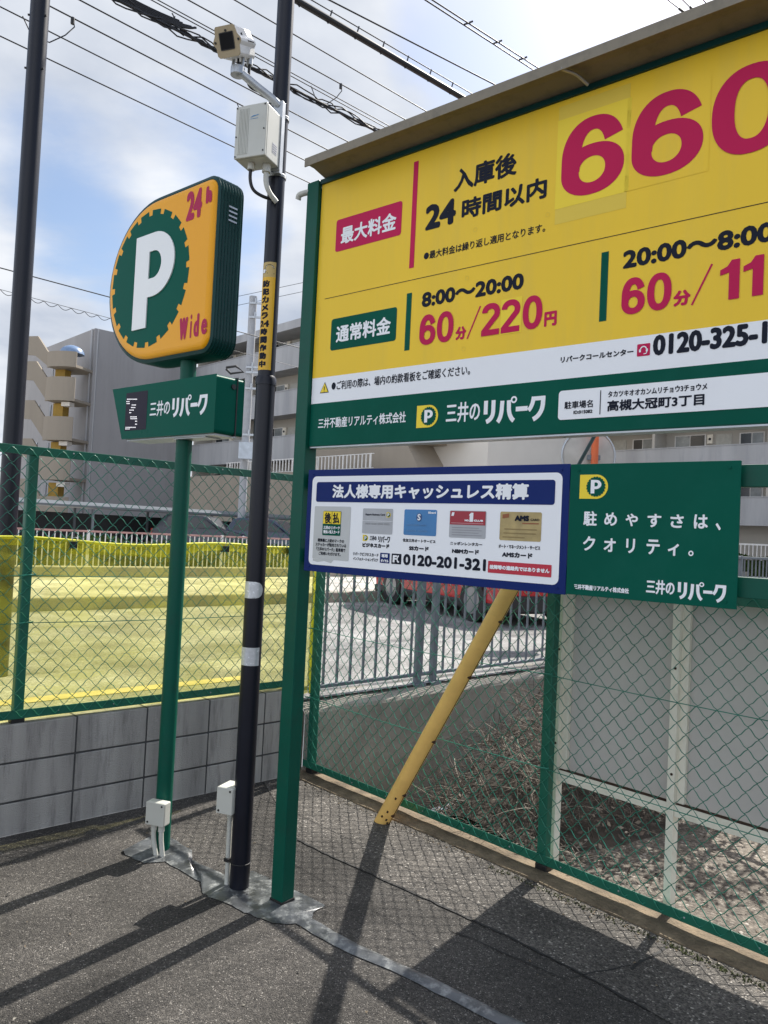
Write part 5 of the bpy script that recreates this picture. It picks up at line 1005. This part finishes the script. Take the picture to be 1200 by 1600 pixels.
# ------------------------------------------------------------------ convex mirror seen from behind
mc = far(921, 712, 9.5)
t = thing('traffic_mirror', 'back of a round traffic mirror on an orange post, between the signs', 'traffic mirror', Vector((mc.x + .04, mc.y, RZ)))
mb = MB(); nrm = Vector((0, -1, .02)).normalized(); vs = []
for i in range(7):
    th = i / 6; r_ = .33 * th; vs += [mc + Vector((math.cos(q) * r_, .05 - .05 * (1 - th * th) * 1, math.sin(q) * r_)) for q in [2 * math.pi * k / 36 for k in range(36)]]
mb.add(vs, [(i * 36 + k, i * 36 + (k + 1) % 36, (i + 1) * 36 + (k + 1) % 36, (i + 1) * 36 + k) for i in range(6) for k in range(36)], 0, True)
mb.tube([mc + Vector((math.cos(q) * .33, .05, math.sin(q) * .33)) for q in [2 * math.pi * k / 36 for k in range(37)]], .014, 8, 1, False); mb.build('mirror_back', [mat('weathered mirror back', (.42, .40, .37), .7, var=.15, scale=5), M_gry], t, recalc=False)
mb = MB(); mo = mat('orange paint', (.62, .12, .03), .5, var=.1); mb.tube([Vector((mc.x + .04, mc.y - .09, RZ)), Vector((mc.x + .04, mc.y - .09, mc.z + .42))], .045, 14); mb.build('post', mo, t)
mb = MB(); mb.box(lambda a, b, z: mc + Vector((a, b, z)), -.04, .11, -.10, -.03, -.06, .0); mb.build('bracket', M_pick, t)
# ------------------------------------------------------------------ red car
cc = gz(700, 962, RZ); cu = Vector((.46, -.89, 0)).normalized(); cn = Vector((-cu.y, cu.x, 0))    # cu: towards its nose
Cc = cc + cn * .75 - cu * .5
t = thing('parked_car', 'red hatchback with black lower cladding parked beyond the grey railing', 'car', Vector((Cc.x, Cc.y, RZ)))
fc = frame(Vector((Cc.x, Cc.y, RZ)), cu, cn)
prof = [(-1.85, .28), (-1.9, .6), (-1.86, .95), (-1.72, 1.08), (-1.45, 1.5), (-1.2, 1.58), (.1, 1.58), (.35, 1.52), (1.0, 1.05), (1.75, .92), (1.9, .7), (1.88, .28)]
n = len(prof); mb = MB(); vs = []
for b, k in ((-.80, .93), (-.74, 1), (.74, 1), (.80, .93)): vs += [fc(a * (1 if k == 1 else .985), b * (1 - .16 * max(0, z - .95) / .6), z * (1 if k == 1 else .995)) for a, z in prof]
mb.add(vs, [(i * n + k, i * n + (k + 1) % n, (i + 1) * n + (k + 1) % n, (i + 1) * n + k) for i in range(3) for k in range(n)] + [tuple(range(n)), tuple(range(3 * n, 4 * n))]); car = mb.build('body', M_carr, t, bevel=.02)
mb = MB(); mb.box(fc, -1.86, 1.86, -.815, .815, .17, .30); mb.box(fc, 1.80, 1.93, -.72, .72, .18, .42); mb.box(fc, -1.93, -1.80, -.72, .72, .18, .42); mb.build('cladding', M_carb, t, bevel=.03)
mb = MB(); mb.prism(fc, [(-1.38, 1.08), (-1.22, 1.48), (.12, 1.48), (.75, 1.08)], -.775, .775); mb.build('side_windows', M_win, t)
for a in (-1.2, 1.22):
    for b in (-.74, .74):
        c = fc(a, b, .30); s_ = 1 if b > 0 else -1; mb = MB(); mb.tube([c - cn * .11 * s_, c + cn * .09 * s_], .30, 24); w_ = mb.build('wheel', M_blk, t, bevel=.02)
        mb = MB(); mb.tube([c + cn * .08 * s_, c + cn * .096 * s_], .19, 16); mb.build('rim', M_rim, w_)
for b in (-.62, .62): mb = MB(); mb.box(fc, 1.78, 1.88, b - .14, b + .14, .72, .86); mb.build('headlight', M_pwh, t, bevel=.02)
for b in (-.66, .66): mb = MB(); mb.box(fc, -1.93, -1.84, b - .1, b + .1, .7, 1.0); mb.build('tail_light', M_lens, t, bevel=.02)
def copy_car(loc, rz, paint, label):
    r = t.copy(); COL.objects.link(r); r.location = loc; r.rotation_euler = (0, 0, rz); r['label'] = label; r['group'] = 'cars parked by the bicycle shed'
    for ch in list(t.children):
        c_ = ch.copy(); COL.objects.link(c_); c_.parent = r
        if ch.name.startswith('body'): c_.material_slots[0].link = 'OBJECT'; c_.material_slots[0].material = paint
        for g in ch.children: d_ = g.copy(); COL.objects.link(d_); d_.parent = c_
    return r
for (px, rz), paint, label in zip(((318, 1.0), (425, .85)), (mat('slate car paint', (.05, .055, .065), .3, .2), mat('dark blue car paint', (.02, .03, .06), .25, coat=.5)),
        ('slate grey car parked behind the yellow sheet, right of the parking pylon', 'dark blue car parked behind the yellow sheet, near the black camera pole')):
    c = far(px, 850, 31); copy_car(Vector((c.x, c.y, .46)), rz, paint, label)
# ------------------------------------------------------------------ tree just beyond the right-hand fence
def tree(name, label, base, H_, crown, n, m, leaf=.05, seed=1, trunk=.06):
    rng = random.Random(seed); t = thing(name, label, 'tree', base); mb = MB(); tips = []
    def limb(p, d, l, r, lev):
        pts = [p]; 
        for k in range(4): d = (d + Vector((rng.gauss(0, .18), rng.gauss(0, .18), rng.gauss(.04, .1)))).normalized(); p = p + d * l / 4; pts.append(p); 
        mb.tube(pts, [r, r * .9, r * .8, r * .7, r * .55], 7 if lev < 2 else 5)
        if lev >= 3: tips.append((pts[2], pts[4])); return
        for k in range(3 if lev else 5): a = rng.uniform(0, 2 * math.pi); nd = (d * .5 + Vector((math.cos(a), math.sin(a), rng.uniform(-.1, .7))) * .8).normalized(); limb(pts[rng.choice((2, 3, 4))], nd, l * rng.uniform(.55, .8), r * .55, lev + 1)
    limb(base - ZUP * .05, ZUP, H_ * .42, trunk, 0); mb.build('trunk', M_bark, t)
    mb = MB()
    for i in range(n):
        a, b = rng.choice(tips); c = a.lerp(b, rng.uniform(0, 1.15)) + Vector((rng.gauss(0, 1), rng.gauss(0, 1), rng.gauss(0, .8))) * crown * .11
        d1 = Vector((rng.gauss(0, 1), rng.gauss(0, 1), rng.gauss(-.2, .6))).normalized() * leaf * rng.uniform(.5, 1.1); d2 = d1.cross(Vector((rng.gauss(0, 1), rng.gauss(0, 1), 1))).normalized() * d1.length * .42
        mb.add([c - d1, c + d2, c + d1, c - d2], [(0, 1, 2, 3)])
    mb.build('crown', m, t, recalc=False); return t
tb = far(1168, 900, 4.9); tree('small_tree', 'small yellow-green leafed tree at the right edge, beyond the fence', Vector((tb.x, tb.y, 0)), 1.62, .9, 4200, M_leaf, .032, 5)
# ------------------------------------------------------------------ poles and wires
def pole_thing(label, c, z0, z1, r, m, name):
    t = thing(name, label, 'pole', Vector((c.x, c.y, z0))); mb = MB(); mb.tube([Vector((c.x, c.y, z0 - .1)), Vector((c.x, c.y, z1))], r, 20); mb.build('shaft', m, t); return t
c = far(19, 700, 5.6); t = pole_thing('black steel pole at the left edge, outside the street fence', c, RZ, 9, .066, M_black, 'street_pole')
mb = MB()
for z in (4.92, 5.32): mb.tube([Vector((c.x - .07, c.y - .03, z)), Vector((c.x + .07, c.y - .03, z))], .008, 6)
mb.build('step_bolt', M_blk, t)
c = far(380, 760, 31); zt_ = far(384, 463, 31).z
t = pole_thing('grey concrete utility pole with cable fittings in front of the balconies', c, .4, zt_, .16, mat('pole concrete', (.34, .35, .37), .85, var=.08), 'utility_pole')
fp = frame(Vector((c.x, c.y, 0)), Vector((1, 0, 0)), Vector((0, 1, 0)))
for y in (475, 497, 575, 583, 608, 680): z = far(384, y, 31).z; mb = MB(); mb.box(fp, -.1, .55, -.22, -.16, z - .04, z + .04); mb.tube([fp(.5, -.19, z), fp(.5, -.19, z + .22)], .06, 8); mb.tube([fp(.15, -.19, z), fp(.15, -.19, z + .2)], .05, 8); mb.build('cross_arm', M_gry, t)
z = far(384, 706, 31).z; mb = MB(); mb.box(fp, -.15, .75, -.6, -.2, z - .33, z + .33); mb.build('cabinet', mat('pale grey cabinet', (.45, .5, .56), .5), t)
mb = MB(); z = far(360, 578, 31).z; mb.tube([fp(-.9, -.2, z + .05), fp(-.5, -.3, z + .1), fp(-.2, -.2, z - .1), fp(-.7, -.25, z - .2), fp(-.9, -.2, z - .02)], .05, 6); mb.build('cable_joint', M_blk, t)
M_wirek = mat('black cable sheath', (.014, .015, .018), .45)
def wire(label, p1, p2, z, r, ext=(3, 16), z2=None, extra=None, group='overhead lines'):
    A_, B_ = gz(*p1, z), gz(*p2, z2 if z2 is not None else z); d = (B_ - A_); L0 = d.length; d = d.normalized(); P0 = A_ - d * ext[0]; P1 = B_ + d * ext[1]
    mb = MB(); r *= .82; n = 30; mb.tube([P0.lerp(P1, k / n) + ZUP * (-.02 * math.sin(math.pi * k / n) * r / .01 * .3) for k in range(n + 1)], r, 7)
    if extra: extra(mb, lambda k: A_.lerp(B_, k), d)
    o = mb.build('overhead_wire', M_wirek); return tag(o, label, 'wire', group)
def loops(mb, f, d):
    k = 0
    while k < 1.0: p = f(k); mb.tube([p + d * -.05 + ZUP * .0, p - ZUP * .05 + d * .02, p + ZUP * .09 + d * .06], .008, 5); k += .14
def bundle(mb, f, d):
    rng = random.Random(2)
    for s_ in range(5):
        o_ = [Vector((rng.uniform(-.02, .02), rng.uniform(-.02, .02), rng.uniform(-.03, .03))) for _ in range(40)]
        mb.tube([f(k / 39 * 1.5 - .05) + Vector((0, 0, .04 * math.sin(k * .8 + s_))) + o_[k] for k in range(40)], .008, 5)
def coil(mb, f, d):
    bundle(mb, f, d); c = f(.06) + ZUP * .06
    for s_ in range(6):
        rr = .62 + .03 * s_; mb.tube([c + d * (rr * math.cos(R(q))) + ZUP * (.16 * math.sin(R(q)) + .015 * s_ + .10) for q in range(168 - 5 * s_, 352 - 9 * s_, 8)], .011, 5)
    mb.tube([f(.16) + ZUP * .14, f(.20) - ZUP * .03, f(.15) + ZUP * .02, f(.17) + ZUP * .12], .007, 5)
def pig(k, dx=.0):
    def g(mb, f, d):
        p = f(k); s_ = d.cross(ZUP).normalized(); mb.tube([p, p - ZUP * .08 + d * .02, p - ZUP * .2 - d * .06, p - ZUP * .34 - d * .2, p - ZUP * .36 - d * .36, p - ZUP * .22 - d * .45], .006, 5); mb.tube([p - ZUP * .0, p - ZUP * .06], .02, 6)
    return g
wire('lowest thin wire on the left, meeting the camera pole beside the white box', (0, 56), (369, 231), 6.0, .008)
wire('second lowest thin wire on the left, passing behind the white box', (0, 10), (371, 197), 6.2, .008)
wire('thin wire running behind the top of the white box', (60, 0), (383, 167), 6.4, .009, extra=pig(.14))
wire('thin wire passing just under the camera housing', (125, 0), (377, 133), 6.6, .009, extra=pig(1.22))
wire('thick bundled communication cable with slack coil at the top edge', (185, 0), (600, 210), 6.6, .019, extra=coil)
wire('thin wire just above the bundled cable, left of the camera', (237, 0), (610, 203), 6.8, .007)
wire('thin wire close beside the bundled cable behind the camera', (247, 0), (620, 203), 6.8, .007)
wire('thin wire leaving the camera top towards the board hood', (300, 3), (645, 193), 7.2, .009, extra=pig(.62))
wire('thin wire crossing the black pole near its top', (367, 0), (677, 180), 7.4, .009)
wire('thickest black cable in the sky, meeting the board hood', (465, 0), (738, 160), 6.4, .038, extra=loops)
wire('thin messenger wire just above the thickest cable', (487, 0), (747, 152), 6.62, .007)
wire('single wire right of the thickest cable', (515, 0), (785, 138), 7.0, .010)
wire('left strand of the spaced double wire above the hood', (665, 0), (846, 117), 6.8, .009, extra=lambda mb, f, d: [mb.tube([f(k), f(k) + Vector((.09, .0, .04))], .009, 6) for k in (.3, .55, .78, .97)])
wire('right strand of the spaced double wire above the hood', (676, 0), (852, 113), 6.8, .009)
for lb, p1, p2 in (('left sleeved wire above the price digits', (1044, 0), (1082, 30)), ('middle sleeved wire above the price digits', (1067, 0), (1092, 25)), ('right sleeved wire above the price digits', (1099, 0), (1114, 17))):
    wire(lb, p1, p2, 7.4, .007, ext=(1.5, 10), extra=lambda mb, f, d: mb.tube([f(.45), f(1.1)], .014, 7))
wire('low thick wire over the stair tower on the far left', (0, 418), (172, 464), 7.0, .016, ext=(6, 12))
wire('low wavy wire under the thick one on the far left', (0, 452), (172, 497), 7.0, .008, ext=(6, 12), extra=lambda mb, f, d: mb.tube([f(k / 60) - ZUP * (.10 * abs(math.sin(k * .42))) for k in range(61)], .008, 5))
wire('upper faint wire between the light box and the price board', (300, 478), (475, 441), 11.5, .012, ext=(0, 3), z2=11.5)
wire('lower faint wire between the light box and the price board', (300, 492), (475, 455), 11.2, .012, ext=(0, 3), z2=11.2)
